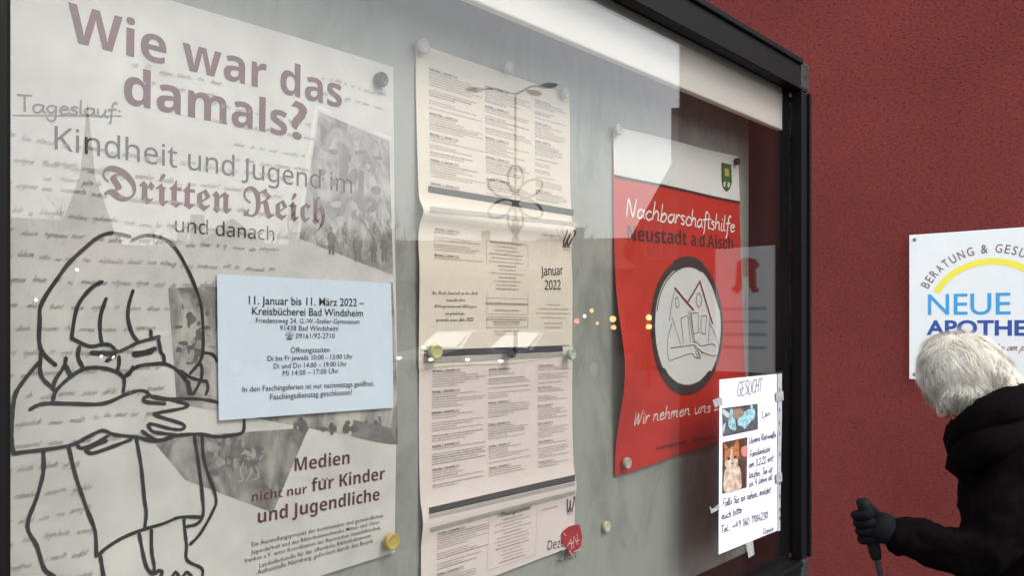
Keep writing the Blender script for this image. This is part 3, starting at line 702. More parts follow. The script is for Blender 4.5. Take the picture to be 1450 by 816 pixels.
FD = EYE - 0.240
def hd_(X, z): return 0.0022 + 0.0045 * bumpf(z, FD - 0.004, 0.02) + 0.0015 * sin((z - EYE) * 20 + 1) + .0015 * bumpf(X, .93, .04)
pd = Page(Y_BOARD - 0.001, hd_)
dec = empty('december_programme', (0.79, Y_BOARD - 0.004, EYE - .15), 'lower pale rose programme sheet with dark stripe and Dezember 2021', 'programme')
q = [pd.uv(*c) for c in ((594, 500), (811, 490), (825, 830), (605, 885))]
pd.sheet('sheet', (q[0], q[1], (q[1].x + .004, EYE - .335), (q[0].x + .002, EYE - .345)), M_PINK, dec, 14, 60)
pr = Print(pd); hd = Print(pd)
C1, C2, C3 = pd.uv(611, 600).x, pd.uv(691, 600).x, pd.uv(761, 600).x
cal_cols(pr, hd, None, ((C1, .095), (C2, .085), (C3, .068)), EYE - .060, EYE - .208, HD)
cal_cols(pr, hd, None, ((C1 + .006, .092),), EYE - .262, EYE - .330, ['Sonntag, 19. Dezember 2021', 'Freitag, 24. Dezember 2021'])
cx2 = C2 + .045; z = EYE - .262
hd.text(sansb('Öffnungszeiten'), (cx2 - .034, z), (cx2 + .034, z), 1.0, 0, 1, inpx=False); z -= .006
for k in range(13):
    w_ = random.uniform(.035, .08); pr.tiny(cx2 - w_ / 2, z, w_, .0014, k % 4 == 0); z -= .0048
frame_box(pr, (cx2 - .05, EYE - .33), (cx2 + .048, EYE - .255), .0003)
pr.tiny(pd.uv(766, 723).x, pd.uv(766, 724).y, .035, .0015)
pr.build('listing_print', M_MGREY, dec); hd.build('dated_headings', M_DGREY, dec)
p = Print(pd); p.poly([(607, 719.5), (814, 672.5), (814, 682), (607, 729)], n=(10, 1)); p.build('dark_stripe', M_STRIPE, dec)
p = Print(pd); p.poly([(607, 730), (814, 683), (814, 688), (607, 736)], n=(10, 1)); p.poly([(609, 748), (814, 695), (814, 701), (609, 755)], n=(10, 1)); p.build('grey_stripe', M_STR2, dec)
p = Print(pd); p.text(sans('Dezember'), (774.8, 780), (824, 768.5), 1.1, .004); p.text(sans('2021'), (789.5, 797), (815, 791), 1.1, .004); a = pd.uv(802, 725); town_logo(p, a.x, a.y, .018); p.build('month_lettering', M_DGREY, dec)
# red seal-like sticker
ps = Page(Y_BOARD - 0.0022, lambda X, z: hd_(X, z) + .0006)
st = empty('red_sticker', (1.0, Y_BOARD - 0.008, EYE - .25), 'torn crimson sticker with white scrawl over the word Dezember', 'sticker')
S_ = [(795, 757), (798, 752), (806, 746), (814, 744), (820, 743), (822, 750), (824, 762), (822, 774), (815, 782), (806, 789), (805, 784), (804, 778), (796, 768)]
ps0 = [ps.uv(*c) for c in S_]; n_ = len(ps0)
vs = [ps.at(c.x, c.y, 0.0004) for c in ps0] + [ps.at(c.x, c.y, 0) for c in ps0]
mesh('sticker_sheet', vs, [tuple(range(n_))] + [(i, i + n_, (i + 1) % n_ + n_, (i + 1) % n_) for i in range(n_)], mat('crimson_sticker', (0.45, 0.012, 0.03), .45, var=.3, scale=150), st)
p = Print(ps, 0.0007)
for s_ in ([(803, 774), (808, 764), (809, 778)], [(805, 771), (811, 769)], [(811, 776), (812, 760), (817, 772), (817, 757)], [(812, 782), (822, 778)], [(806, 780), (809, 786)], [(798, 756), (800, 759)], [(814, 767), (820, 765)]): p.line(s_, .0011, sm=False)
p.build('white_scrawl', mat('white_print', (0.8, 0.78, 0.78), .6), st)

# ------------------------------------------------------------------ red neighbourhood-help poster
def hr(X, z):
    Z = z - EYE
    return 0.004 + .018 * bumpf(X, 1.06, .055) * bumpf(Z, -.075, .09) + .002 * sin(X * 20 + Z * 9) + .006 * bumpf(Z, -.26, .05) * bumpf(X, 1.36, .12) - .0022 * bumpf(X, 1.05, .02) * bumpf(Z, -.2, .06)
pr_ = Page(Y_BOARD - 0.001, hr)
rp = empty('red_poster', (1.27, Y_BOARD - 0.004, EYE), 'red poster with white top band and round house emblem hanging in the case', 'poster')
TLr, TRr, BRr, BLr = pr_.uv(868, 178), pr_.uv(1045, 221), pr_.uv(1060, 611), pr_.uv(871, 675)
pr_.sheet('sheet', (TLr, TRr, BRr, BLr), M_RED, rp, 26, 36)
p = Print(pr_, .0003); p.poly([(868, 178.5), (1045, 221.5), (1047.5, 287), (869.5, 249)], n=(12, 8)); p.build('white_band', mat('white_band_print', (0.76, 0.77, 0.74), .6, var=.04), rp)
p = Print(pr_, .0006); p.poly([(869.5, 247), (1047.5, 285), (1047.5, 289), (869.5, 251)], n=(12, 1)); p.text(sansb('Neustadt a.d.Aisch'), (888, 340), (1038, 354), .85); 
for x0, x1, y0 in ((930, 971, 637.8), (980, 1012, 627)):
    a = pr_.uv(x0, y0); b = pr_.uv(x1, y0); p.tiny(a.x, a.y, b.x - a.x, .0042, True)
p.build('dark_print', mat('dark_red_ink', (0.05, 0.012, 0.012), .6), rp)
p = Print(pr_, .0007); p.hand('Nachbarschaftshilfe', (886, 306.5), (1040, 329), .0150, .0037, .12, taper=True); p.hand('Wir nehmen uns Zeit', (896, 603), (1034, 578), .0110, .0026, .25, taper=True)
p.build('brush_lettering', mat('white_brush_print', (0.82, 0.80, 0.76), .6), rp)
cc = pr_.uv(976, 462)
def ringpts(r, a0=0, a1=2 * pi, n=48, wob=0.0): return [(cc.x + r * (1 + wob * sin(3 * t + 1)) * cos(t), cc.y + r * (1 + wob * cos(2 * t)) * sin(t)) for t in [a0 + (a1 - a0) * i / n for i in range(n + 1)]]
p = Print(pr_, .0006)
R0 = ringpts(.118, wob=.012)[:-1]; p.raw([(cc.x, cc.y)] + R0 + [(cc.x + (x - cc.x) * .55, cc.y + (y - cc.y) * .55) for x, y in R0], [(49 + i, 1 + i, 1 + (i + 1) % 48, 49 + (i + 1) % 48) for i in range(48)] + [(0, 49 + i, 49 + (i + 1) % 48) for i in range(48)])
p.build('emblem_disc', mat('emblem_white', (0.66, 0.69, 0.67), .6, var=.06), rp)
p = Print(pr_, .001)
for r, w, a0, a1 in ((.119, .013, .3, 5.2), (.121, .010, 3.4, 6.9), (.117, .018, -2.4, -.9), (.118, .020, 1.2, 2.0), (.113, .004, .4, 1.9), (.109, .0025, 1.7, 2.9)): p.line(ringpts(r, a0, a1, 40, .012), w, inpx=False, sm=False, jitter=.07)
p.build('brush_ring', mat('black_brush_print', (0.03, 0.022, 0.024), .6), rp)
p = Print(pr_, .0011)
for s_ in ([(955, 409), (950, 432), (947, 455)], [(951, 450), (963.4, 490)], [(974, 442), (981, 485)], [(976, 440), (983, 485)], [(1004, 451), (1002, 487.6)], [(963.4, 451), (973, 447), (977, 485)], [(963.4, 451), (967, 488)],
           [(978, 444), (987.7, 443), (988.5, 471), (981, 472.8), (978, 444)], [(992, 447.7), (1000, 447.7), (997.7, 474), (991.7, 471.4), (992, 447.7)], [(955, 423), (959, 421.5), (961, 434), (956.7, 436), (955, 423)]): p.line(s_, .0011, sm=False)
for s_ in ([(988.5, 415), (992, 420), (992, 430), (988.5, 435), (985.5, 430), (985.5, 420), (988.5, 415)], [(951, 458), (944.5, 482), (946, 509), (956.7, 508), (978, 501), (983.6, 506.5), (991, 508)], [(991, 508), (988, 500), (983.6, 493), (981, 489), (962, 491.7), (948.6, 493)],
           [(1004, 458), (1013, 477), (1018, 500), (1008, 504), (992, 498), (984, 490)], [(981, 485), (986, 485), (992, 490), (1008, 487.6), (1013, 492)], [(987, 497), (991, 505)], [(984, 499), (988, 507)], [(990, 495), (994, 502)]): p.line(s_, .0013)
p.build('emblem_drawing', M_INK, rp)
p = Print(pr_, .0013)
for s_ in ([(955, 408), (968, 424), (981, 439)], [(973, 428), (982, 413), (990.4, 398.6), (999, 428), (1008, 458)]): p.line(s_, .0040, sm=False)
p.build('emblem_roofs', mat('dark_crimson_print', (0.19, 0.012, 0.02), .6), rp)
p = Print(pr_, .0007); p.poly([(1021, 230), (1035, 233), (1036, 258), (1033, 268), (1028, 272), (1023, 266), (1021, 255)]); p.build('shield_crest', mat('green_print', (0.02, 0.10, 0.02), .6), rp)
p = Print(pr_, .0010); p.poly([(1024, 258), (1027, 257), (1026, 266), (1024, 263)]); p.poly([(1030, 258), (1033, 259), (1032, 266), (1029, 264)]); p.build('shield_charges', mat('white_crest_print', (0.7, 0.7, 0.65), .6), rp)
p = Print(pr_, .0010); p.poly([(1025, 238), (1031, 239), (1032, 250), (1026, 249)]); p.build('shield_charges', mat('gold_crest_print', (0.5, 0.42, 0.05), .6), rp)

# ------------------------------------------------------------------ handwritten lost-cat note taped to the glass outside
pc = Page(Y_GLASS - 0.0010, lambda X, z: 0.0004 + .0012 * bumpf(z, EYE - .19, .03) * bumpf(X, 1.46, .07))
note = empty('lost_cat_note', (1.36, Y_GLASS - 0.001, EYE - .12), 'white handwritten lost cat note in a plastic sleeve taped onto the glass', 'notice')
pc.sheet('paper', [pc.uv(*c) for c in ((1019, 538), (1100, 530), (1100.5, 752), (1017.7, 786))], M_WHITE, note, 8, 12, th=.0003)
psv = Page(Y_GLASS - 0.0016, pc.h)
q = [psv.uv(*c) for c in ((1018, 535), (1107, 526), (1104, 752), (1017, 789))]
pc2 = Print(pc, .0003)
p = Print(pc, .0004); p.poly([(1100.8, 530), (1107, 529), (1104.5, 752), (1100.5, 753)], n=(1, 8)); p.build('punched_edge', mat('cloudy_plastic', (0.42, 0.42, 0.46), .35, var=.2, scale=80), note)
p = Print(pc, .0008)
for y in (552, 581, 600, 615, 644, 685, 703, 722, 734):
    u_ = pc.uv(1103.6, y); p.raw([(u_.x + .0022 * cos(t * pi / 4), u_.y + .0042 * sin(t * pi / 4)) for t in range(8)], [tuple(range(8))])
p.build('punch_holes', M_INK, note)
SL = Page(Y_GLASS - 0.0028, pc.h); SL.sheet('plastic_sleeve', q, M_SLEEVE, note, 8, 12, th=.0002)
p = Print(pc, .0006)
for t_, a, b, h_, w_ in (('GESUCHT', (1043, 561), (1079, 555), .0110, .0014), ('"Leo"', (1076, 593), (1093, 587), .0052, .0013), ('Unsere Rot-weiße', (1060, 629), (1098.5, 619), .0052, .0014), ('Familienkatze', (1061, 648), (1090, 639), .0050, .0013),
                         ('am 3.2.22 ent-', (1059.5, 663.5), (1096, 652), .0056, .0014), ('laufen. Sie ist', (1060, 678), (1093, 668.5), .0052, .0014), ('ca. 4 Jahre alt.', (1060, 690), (1094, 679), .0050, .0013), ('Falls Sie sie sehen, meldet', (1023, 718), (1091, 698), .0055, .0014),
                         ('euch bitte', (1021, 736.5), (1050, 726), .0055, .0014), ('Tel.: +49 160 1984230', (1020, 756), (1087, 734), .0056, .0014), ('Danke', (1080, 758), (1095, 752), .0048, .0012)):
    p.hand(t_, a, b, h_ * 1.12, w_ * 1.12, .15, .1)
p.build('pen_lettering', M_PENB, note)
p = Print(pc, .0004); p.poly([(1022.4, 578.7), (1072.5, 572), (1073, 608.5), (1023, 619)], n=(4, 3)); p.build('cat_photo', mat('dark_blue_print', (0.10, 0.11, 0.13), .4, var=.85, scale=80), note)
p = Print(pc, .0007); p.blob([(1033, 583), (1037, 581), (1042, 607), (1036, 609), (1031, 603)]); p.blob([(1046, 590), (1058, 581), (1068, 580), (1068, 592), (1061, 599), (1054, 608), (1051, 604), (1044, 602)]); p.blob([(1062, 574), (1065, 574), (1066, 583), (1063, 583)]); p.build('blanket_print', mat('turquoise_print', (0.32, 0.60, 0.64), .5, var=.6, scale=110), note)
p = Print(pc, .0009); p.blob([(1037, 582), (1043, 579), (1050, 580), (1053, 587), (1047, 592), (1039, 594)]); p.build('blanket_print', mat('tan_fur_print', (0.28, 0.20, 0.15), .5, var=.5, scale=200), note)
p = Print(pc, .0007); p.blob([(1024, 580), (1034, 588), (1030, 592), (1023, 586)]); p.blob([(1023, 604), (1027, 600), (1024, 614)]); p.build('blanket_print', mat('pale_grey_print', (0.4, 0.42, 0.42), .5), note)
p = Print(pc, .0004); p.poly([(1023, 626.7), (1058, 619.5), (1057, 691), (1022.4, 700)], n=(3, 5)); p.build('cat_portrait', mat('brown_photo_print', (0.035, 0.02, 0.015), .4, col2=(0.10, 0.06, 0.035), scale=40), note)
p = Print(pc, .0007); p.blob([(1026, 645), (1025, 628), (1031, 635), (1038, 633), (1044, 622), (1046, 640), (1044, 651), (1027, 655)]); p.build('cat_face_print', mat('ginger_print', (0.50, 0.17, 0.04), .5, var=.65, scale=190), note)
p = Print(pc, .0009); p.blob([(1034, 634), (1037, 634), (1038, 646), (1044, 652), (1043, 661), (1036, 666), (1028, 663), (1026, 655), (1033, 647)]); p.blob([(1027, 665), (1045, 660), (1049, 680), (1047, 693), (1026, 698), (1024, 682)]); p.build('cat_face_print', mat('cream_fur_print', (0.60, 0.52, 0.42), .5, col2=(0.26, 0.17, 0.11), scale=75), note)
p = Print(pc, .0011); p.blob([(1029.5, 649), (1032.5, 648), (1033, 651), (1030, 652)]); p.blob([(1038.5, 647), (1041.5, 646), (1042, 649), (1039, 650)]); p.blob([(1034.5, 656), (1037.5, 655.5), (1036, 659)]); p.build('cat_face_print', M_INK, note)
p = Print(pc, .0007); p.blob([(1049, 636), (1053, 632), (1057.5, 633), (1057.5, 646), (1051, 646)]); p.build('hand_print', mat('pink_print', (0.5, 0.16, 0.17), .5), note)
for q in ([(1009, 567), (1022, 563), (1023, 574), (1012, 577)], [(1098, 556), (1109, 554), (1109.5, 567), (1099, 569)], [(1098, 672), (1107, 669), (1107.5, 682), (1099, 685)], [(1004, 716), (1008, 722), (1018, 714), (1019, 721), (1007, 728)], [(1056, 770), (1066, 766), (1068, 786), (1060, 791), (1058, 780)]):
    pt = Page(Y_GLASS - 0.0038, lambda X, z: 0); P4 = [pt.uv(*c) for c in q]; n_ = len(P4)
    vs = [pt.at(c.x, c.y, .0003) for c in P4] + [pt.at(c.x, c.y, 0) for c in P4]
    mesh('tape_strip', vs, [tuple(range(n_)), tuple(range(n_, 2 * n_))[::-1]] + [(i, i + n_, (i + 1) % n_ + n_, (i + 1) % n_) for i in range(n_)], M_TAPE, note)

# ------------------------------------------------------------------ magnets
MC = {'black': (0.014, 0.016, 0.018), 'olive': (0.46, 0.46, 0.16), 'yellow': (0.52, 0.40, 0.10), 'cream': (0.62, 0.58, 0.36), 'green': (0.46, 0.56, 0.42), 'white': (0.46, 0.45, 0.38)}
for x, y, r, c, sheet_h, lab in (
    (537.5, 113, .0085, 'black', .008, 'black round magnet at the top right corner of the grey exhibition poster'),
    (552, 767, .0098, 'yellow', .010, 'mustard yellow round magnet at the bottom right corner of the exhibition poster'),
    (596, 66, .0098, 'white', .009, 'off-white round magnet at the top left corner of the cream programme'),
    (717, 95, .0080, 'white', .009, 'off-white round magnet at the middle of the cream programme top edge'),
    (797, 132, .0080, 'white', .009, 'off-white round magnet at the top right corner of the cream programme'),
    (614, 498, .0098, 'olive', .012, 'olive green round magnet at the left end of the black stripe between the programmes'),
    (721.5, 499, .0075, 'black', .012, 'black round magnet in the middle of the stripe between the two programmes'),
    (806.5, 502, .0082, 'green', .012, 'pale green round magnet at the right end of the stripe between the programmes'),
    (873, 184, .0090, 'white', .009, 'off-white round magnet at the top left corner of the red poster'),
    (1042, 229, .0070, 'black', .009, 'black round magnet at the top right corner of the red poster'),
    (885.5, 656, .0092, 'white', .010, 'off-white round magnet at the bottom left corner of the red poster'),
    (856, 746, .0085, 'cream', .001, 'cream yellow magnet alone on the bare board between programme and red poster')):
    c_ = onY(x, y, Y_BOARD - sheet_h); m_ = MB()
    m_.lathe((0, 0, 0), (0, -1, 0), [(r * .93, 0), (r, .0008), (r, .0052), (r * .93, .0066), (r * .80, .0070), (r * .74, .0064), (r * .3, .0062)], 28)
    o = m_.build('magnet', mat('magnet_' + c, MC[c], .38, var=.1, scale=200), smooth=False)
    o.location = c_; tag(o, lab, 'magnet', 'round magnets on the board')
    for pf in o.data.polygons: pf.use_smooth = len(pf.vertices) == 4

# ------------------------------------------------------------------ pharmacy sign on the red wall
class WallPrint:
    def __init__(s, x): s.x = x; s.v = []; s.f = []; s.k = 0
    def raw(s, vs, fs):
        s.k += 1; k = len(s.v); s.v += [Vector((s.x - (s.k % 10) * .0001, -v[0], v[1])) for v in vs]; s.f += [tuple(i + k for i in f) for f in fs]
    def text(s, body, a, b, ys=1.0, off=0.0, res=4):
        a = Vector(a); b = Vector(b); d = b - a; up = Vector((-d.y, d.x)) * ys; vs, fs = text_mesh(body, off, res); s.raw([a + d * x + up * y for x, y in vs], fs)
    def build(s, n, m, p): return mesh(n, s.v, s.f, m, p)
XS = X_WALL - 0.024
def ws(px, py): q = onX(px, py, XS); return Vector((-q.y, q.z))
s0 = ws(1287.5, 333); s1 = ws(1287.5, 537); sR = -0.36
sign = empty('pharmacy_sign', (XS, 0.64, EYE), 'white square sign reading NEUE APOTHEKE under a yellow arc on red wall', 'sign')
g = MB(); g.box(XS, XS + .006, -sR, -s0.x, s1.y, s0.y, .001); g.build('panel', mat('white_sign_panel', (0.74, 0.76, 0.76), .4, var=.04, scale=10), sign)
for x in (-s0.x - .018, -sR + .018):
    for z in (s0.y - .018, s1.y + .018):
        g = MB(); g.lathe((XS - .0002, x, z), (-1, 0, 0), [(.0065, 0), (.006, .003), (.003, .004)], 14); g.lathe((XS + .0062, x, z), (1, 0, 0), [(.008, 0), (.008, .0175)], 12); g.build('screw', mat('dull_steel', (0.2, 0.2, 0.21), .4, metal=.8), sign)
p = WallPrint(XS - .0006); a = ws(1314, 446); b = ws(1431, 444.7); p.text('NEUE', (a.x, a.y), (b.x, a.y), 1.0, .006); p.build('light_blue_lettering', mat('cyan_paint', (0.03, 0.30, 0.62), .4), sign)
p = WallPrint(XS - .0006); a = ws(1312, 473.8); b = ws(1449, 474); w6 = (b.x - a.x)
vs6, _ = text_mesh('APOTHE', .03, 4)
p.text('APOTHEKE', (a.x, a.y), (a.x + w6 * 1.345, a.y), .90, .03); p.build('dark_blue_lettering', mat('navy_paint', (0.02, 0.06, 0.30), .4), sign)
A_, B_ = ws(1326, 414), ws(1396.5, 372.5)
# arc through A_, apex above the middle of the word
xm = a.x + w6 * 1.345 * .5
hx = xm - A_.x; B_.y = ws(1396.5, 372).y; hz = (B_.y - A_.y) * 1.04; Rr = (hx * hx + hz * hz) / (2 * hz); zc = A_.y + hz - Rr; th = math.asin(hx / Rr)
p = WallPrint(XS - .0006); k = 40; vs = []; fs = []
for i in range(k + 1):
    t = -th + 2 * th * i / k
    for r in (Rr - .011, Rr + .011): vs.append((xm + r * sin(t), zc + r * cos(t)))
    if i: fs.append((2 * i - 2, 2 * i - 1, 2 * i + 1, 2 * i))
p.raw(vs, fs); p.build('yellow_arc', mat('yellow_paint', (0.80, 0.70, 0.06), .4), sign)
p = WallPrint(XS - .0006); S1 = 'BERATUNG & GESUNDHEIT'; Rt = Rr + .030; t = -th * 1.02; chw = {'I': .45, ' ': .5, '&': 1.1, 'G': 1.12, 'N': 1.1, 'D': 1.1, 'U': 1.05, 'E': .82, 'S': .8}
tot = sum(chw.get(c, .95) for c in S1); stp = 2 * th * 1.02 / tot
for c in S1:
    w_ = chw.get(c, .95)
    if c != ' ':
        vs, fs = text_mesh(c, .004, 3); wd = stp * Rt * w_ * (.72 if c != 'I' else .25); t_ = t + stp * w_ / 2
        e1 = Vector((cos(t_), -sin(t_))); e2 = Vector((sin(t_), cos(t_))); o_ = Vector((xm, zc)) + e2 * Rt - e1 * wd / 2; hs_ = .030 / max(v[1] for v in vs)
        p.raw([o_ + e1 * wd * x + e2 * y * hs_ for x, y in vs], fs)
    t += stp * w_
p.build('arched_lettering', mat('brown_paint', (0.16, 0.09, 0.09), .5), sign)
p = WallPrint(XS - .0006)
class _W(Print):
    def __init__(s, wp): s.w = wp
    def raw(s, vs, fs): s.w.raw(vs, fs)
a = ws(1376, 497); b = ws(1470, 496); _W(p).hand('Apotheke am Platz'.replace('A', 'a').replace('P', 'p').replace('z', 's'), a, b, .012, .0022, .45, .05, inpx=False); p.build('slogan_lettering', mat('rust_paint', (0.28, 0.06, 0.06), .5), sign)
# second panel of the pharmacy with the red A, further along the wall (seen reflected in the pane)
hs_y0, hs_y1 = -0.385, -0.115
hsn = empty('pharmacy_hours_sign', (XS, -0.25, EYE), 'white pharmacy opening hours board with a red letter A, reflected in the glass', 'sign')
g = MB(); g.box(XS, XS + .006, hs_y0, hs_y1, EYE - .21, EYE + .325, .001); g.build('panel', MATS['white_sign_panel'], hsn)
p = WallPrint(XS - .0006)
AP = [(-.085, -.09), (-.065, -.06), (-.062, .03), (-.085, .05), (-.06, .085), (.0, .10), (.05, .075), (.058, -.05), (.085, -.075), (.045, -.10), (.012, -.065), (.014, -.01), (-.018, -.01), (-.02, -.06), (-.045, -.10)]
p.raw([(.245 + x * .78, EYE + .205 + z * .78) for x, z in AP], [(0, 1, 13, 14), (1, 2, 12, 13), (2, 3, 4, 5), (2, 5, 11, 12), (5, 6, 7, 11), (7, 10, 11), (7, 8, 9, 10)]); p.build('red_letter', mat('signal_red_paint', (0.5, 0.015, 0.02), .4), hsn)
p = WallPrint(XS - .0006)
for k in range(4): p.raw([(.15, EYE + .055 - k * .055), (.35, EYE + .055 - k * .055), (.35, EYE + .069 - k * .055), (.15, EYE + .069 - k * .055)], [(0, 1, 2, 3)])
p.build('hours_lines', mat('pale_grey_green_paint', (0.40, 0.44, 0.43), .5), hsn)
# ------------------------------------------------------------------ the walking person
def skin(name, verts, edges, radii, m, parent=None, sub=2, root=0, bump=None):
    me = bpy.data.meshes.new(name); off = parent_world(parent) if parent else Vector()
    me.from_pydata([Vector(v) - off for v in verts], edges, [])
    me.materials.append(m); o = link(bpy.data.objects.new(name, me), parent)
    md = o.modifiers.new('Skin', 'SKIN'); md.use_smooth_shade = True; md.branch_smoothing = 0.6
    if not me.skin_vertices: return o
    for i, r in enumerate(radii):
        r = r if isinstance(r, tuple) else (r, r); me.skin_vertices[0].data[i].radius = r
        me.skin_vertices[0].data[i].use_root = (i == root)
    s = o.modifiers.new('Subdivision', 'SUBSURF'); s.levels = sub; s.render_levels = sub
    if bump:
        t = bpy.data.textures.new(name + '_folds', 'CLOUDS'); t.noise_scale = bump[1]; t.noise_depth = 2
        d = o.modifiers.new('Displace', 'DISPLACE'); d.texture = t; d.strength = bump[0]; d.mid_level = .5; d.texture_coords = 'GLOBAL'
    return o
def chain(n, off=0): return [(off + i, off + i + 1) for i in range(n - 1)]
M_COAT = mat('dark_brown_coat', (0.0030, 0.0018, 0.0020), 0.95, var=.4, scale=60, bump=.5, bscale=450, spec=.03)
M_SKIN = mat('skin', (0.42, 0.24, 0.17), 0.55, var=.1, scale=50)
M_HAIR = mat('white_hair', (0.68, 0.64, 0.56), 0.6, col2=(0.34, 0.315, 0.275), scale=13, spec=.3)
M_GLOVE = mat('dark_blue_glove', (0.0022, 0.0026, 0.0042), 0.85, bump=.3, bscale=400, spec=.1)
M_TROU = mat('dark_grey_trousers', (0.02, 0.02, 0.022), .85)
M_SHOE = mat('black_shoe', (0.005, 0.005, 0.005), .7, spec=.1)
DP = 2.12
foot = ray(1452, CY, DP); foot.z = 0
person = empty('person', foot, 'bent white-haired person in dark coat and gloves walking with a pole past the red wall', 'person')
Fv = Vector((-SA * .93 + CA * .36, CA * .93 + SA * .36, 0)).normalized()    # walking direction
Rv = Vector((Fv.y, -Fv.x, 0))                                              # the person's right-hand side
def PT(px, py, dd=0.0): return ray(px, py, DP + dd)
# continuous body: pelvis, spine, head, limbs
hip = PT(1490, 790, .03)
hipL = hip - Rv * .09 + Vector((0, 0, -.05)); hipR = hip + Rv * .09 + Vector((0, 0, -.05))
kneeL = hipL + Fv * .06; kneeL.z = .45; kneeR = hipR + Fv * .16; kneeR.z = .46
ankL = kneeL - Fv * .10; ankL.z = .09; ankR = kneeR + Fv * .02; ankR.z = .08
toeL = ankL + Fv * .17; toeL.z = .035; toeR = ankR + Fv * .17; toeR.z = .035
waist = PT(1462, 725); chest = PT(1440, 660); neck0 = PT(1418, 610); neck1 = PT(1390, 577); head0 = PT(1370, 545); head1 = PT(1352, 522); 
shL = neck0 - Rv * .16 + Vector((0, 0, -.05)) - Fv * .03; shR = neck0 + Rv * .16 + Vector((0, 0, -.05)) - Fv * .03
elL = PT(1392, 792, -.20); wrL = PT(1258, 754, -.10); elR = shR + Vector((0, 0, -.27)) - Fv * .08; wrR = elR + Fv * .06 + Vector((0, 0, -.22))
haR = wrR + Fv * .07
V = [hip, waist, chest, neck0, neck1, head0, head1, shL, elL, wrL, PT(1240, 750, -.10), shR, elR, wrR, haR, hipL, kneeL, ankL, toeL, hipR, kneeR, ankR, toeR]
E = [(0,1),(1,2),(2,3),(3,4),(4,5),(5,6),(3,7),(7,8),(8,9),(9,10),(3,11),(11,12),(12,13),(13,14),(0,15),(15,16),(16,17),(17,18),(0,19),(19,20),(20,21),(21,22)]
Rr_ = [.12,.12,.13,.075,.055,.078,.074,.05,.036,.024,.022,.05,.036,.024,.026,.085,.052,.034,.03,.085,.052,.034,.03]
body = skin('body', V, E, Rr_, M_SKIN, person)
# right hand: five separate fingers, relaxed
def fingers(wr, fwd, side, m, name, curl=.5, r=.0075):
    o_ = []
    up = side.cross(fwd).normalized()
    for k, ln in enumerate((.062, .072, .078, .070)):
        b = wr + fwd * .085 + side * (.030 - .020 * k) ; pts = [wr + fwd * .045 + side * (.022 - .015 * k), b]
        a = 0
        for q in range(3): a += curl * (.8 + .15 * k); pts.append(pts[-1] + (fwd * cos(a) - up * sin(a)) * ln * (.45, .32, .23)[q])
        o_.append(pts)
    o_.append([wr + fwd * .02 + side * .02, wr + fwd * .045 + side * .045, wr + fwd * .07 + side * .052 - up * .012, wr + fwd * .092 + side * .05 - up * .02])
    for i, pts in enumerate(o_):
        skin(name, pts, chain(len(pts)), [r * 1.25 if i == 4 else r * 1.1] + [r * (1 - .07 * j) for j in range(len(pts) - 1)], m, person, 2)
skin('right_glove'.replace('right_', ''), [wrR, wrR + Fv * .04, wrR + Fv * .085], chain(3), [(.03, .022), (.042, .02), (.042, .018)], M_GLOVE, person)
fingers(wrR, (Fv * .8 + Vector((0, 0, -.6))).normalized(), Vector(-Rv), M_GLOVE, 'glove_finger')
# coat
V = [PT(1478, 850, .02), PT(1468, 770, .01), PT(1446, 700), PT(1445, 650), PT(1432, 615), PT(1410, 597),
     shL - Fv * .01, shL * .5 + elL * .5 + Vector((0, 0, -.005)), elL, elL * .5 + wrL * .5, wrL + (wrL - elL) * .05,
     shR, elR, wrR]
E = [(0,1),(1,2),(2,3),(3,4),(4,5),(3,6),(6,7),(7,8),(8,9),(9,10),(3,11),(11,12),(12,13)]
skin('coat', V, E, [.215, .195, .19, .175, .14, .10, .10, .085, .072, .060, .050, .10, .07, .055], M_COAT, person, 4, bump=(.030, .055))
# bunched hood and collar: thick rolls around the neck
g = MB(); cN = PT(1404, 590); axN = (PT(1375, 552) - PT(1440, 640)).normalized(); a1 = Rv.cross(axN).normalized()
for rr, hh, r2 in ((.098, -.035, .050), (.105, -.09, .060)):
    g.tube([cN + axN * (hh + .012 * sin(2 * t + rr * 30)) + (a1 * cos(t) * rr + Rv * sin(t) * rr * 1.05) for t in [2 * pi * i / 28 for i in range(28)]], [r2 * (1 + .16 * sin(5 * i * .7 + rr * 50)) for i in range(28)], 12, closed=True)
o = g.build('hood', M_COAT, person, True)
t = bpy.data.textures.new('hood_folds', 'CLOUDS'); t.noise_scale = .05
d = o.modifiers.new('Displace', 'DISPLACE'); d.texture = t; d.strength = .035; d.texture_coords = 'GLOBAL'
# coat back piece of the hood falling on the shoulders
g = MB(); g.tube([PT(1425, 590, .10), PT(1452, 588, .02), PT(1462, 600, -.06), PT(1450, 640, -.14), PT(1415, 662, -.13)], [.03, .05, .055, .04, .02], 14); g.build('hood_fold', M_COAT, person, True)
g = MB(); g.tube([PT(1356, 640, -.02), PT(1362, 612, -.09), PT(1382, 594, -.14), PT(1412, 580, -.16), PT(1444, 570, -.12), PT(1478, 572, -.02), PT(1490, 590, .08)], [.030, .036, .040, .046, .050, .055, .05], 16)
g.tube([PT(1352, 668, -.03), PT(1368, 645, -.12), PT(1400, 625, -.17), PT(1440, 612, -.15), PT(1485, 605, -.05)], [.028, .040, .048, .050, .05], 16)
hf = g.build('hood_fold', M_COAT, person, True)
t = bpy.data.textures.new('fold_noise', 'CLOUDS'); t.noise_scale = .045
sb = hf.modifiers.new('Subdivision', 'SUBSURF'); sb.levels = 2; sb.render_levels = 2
d = hf.modifiers.new('Displace', 'DISPLACE'); d.texture = t; d.strength = .022; d.texture_coords = 'GLOBAL'
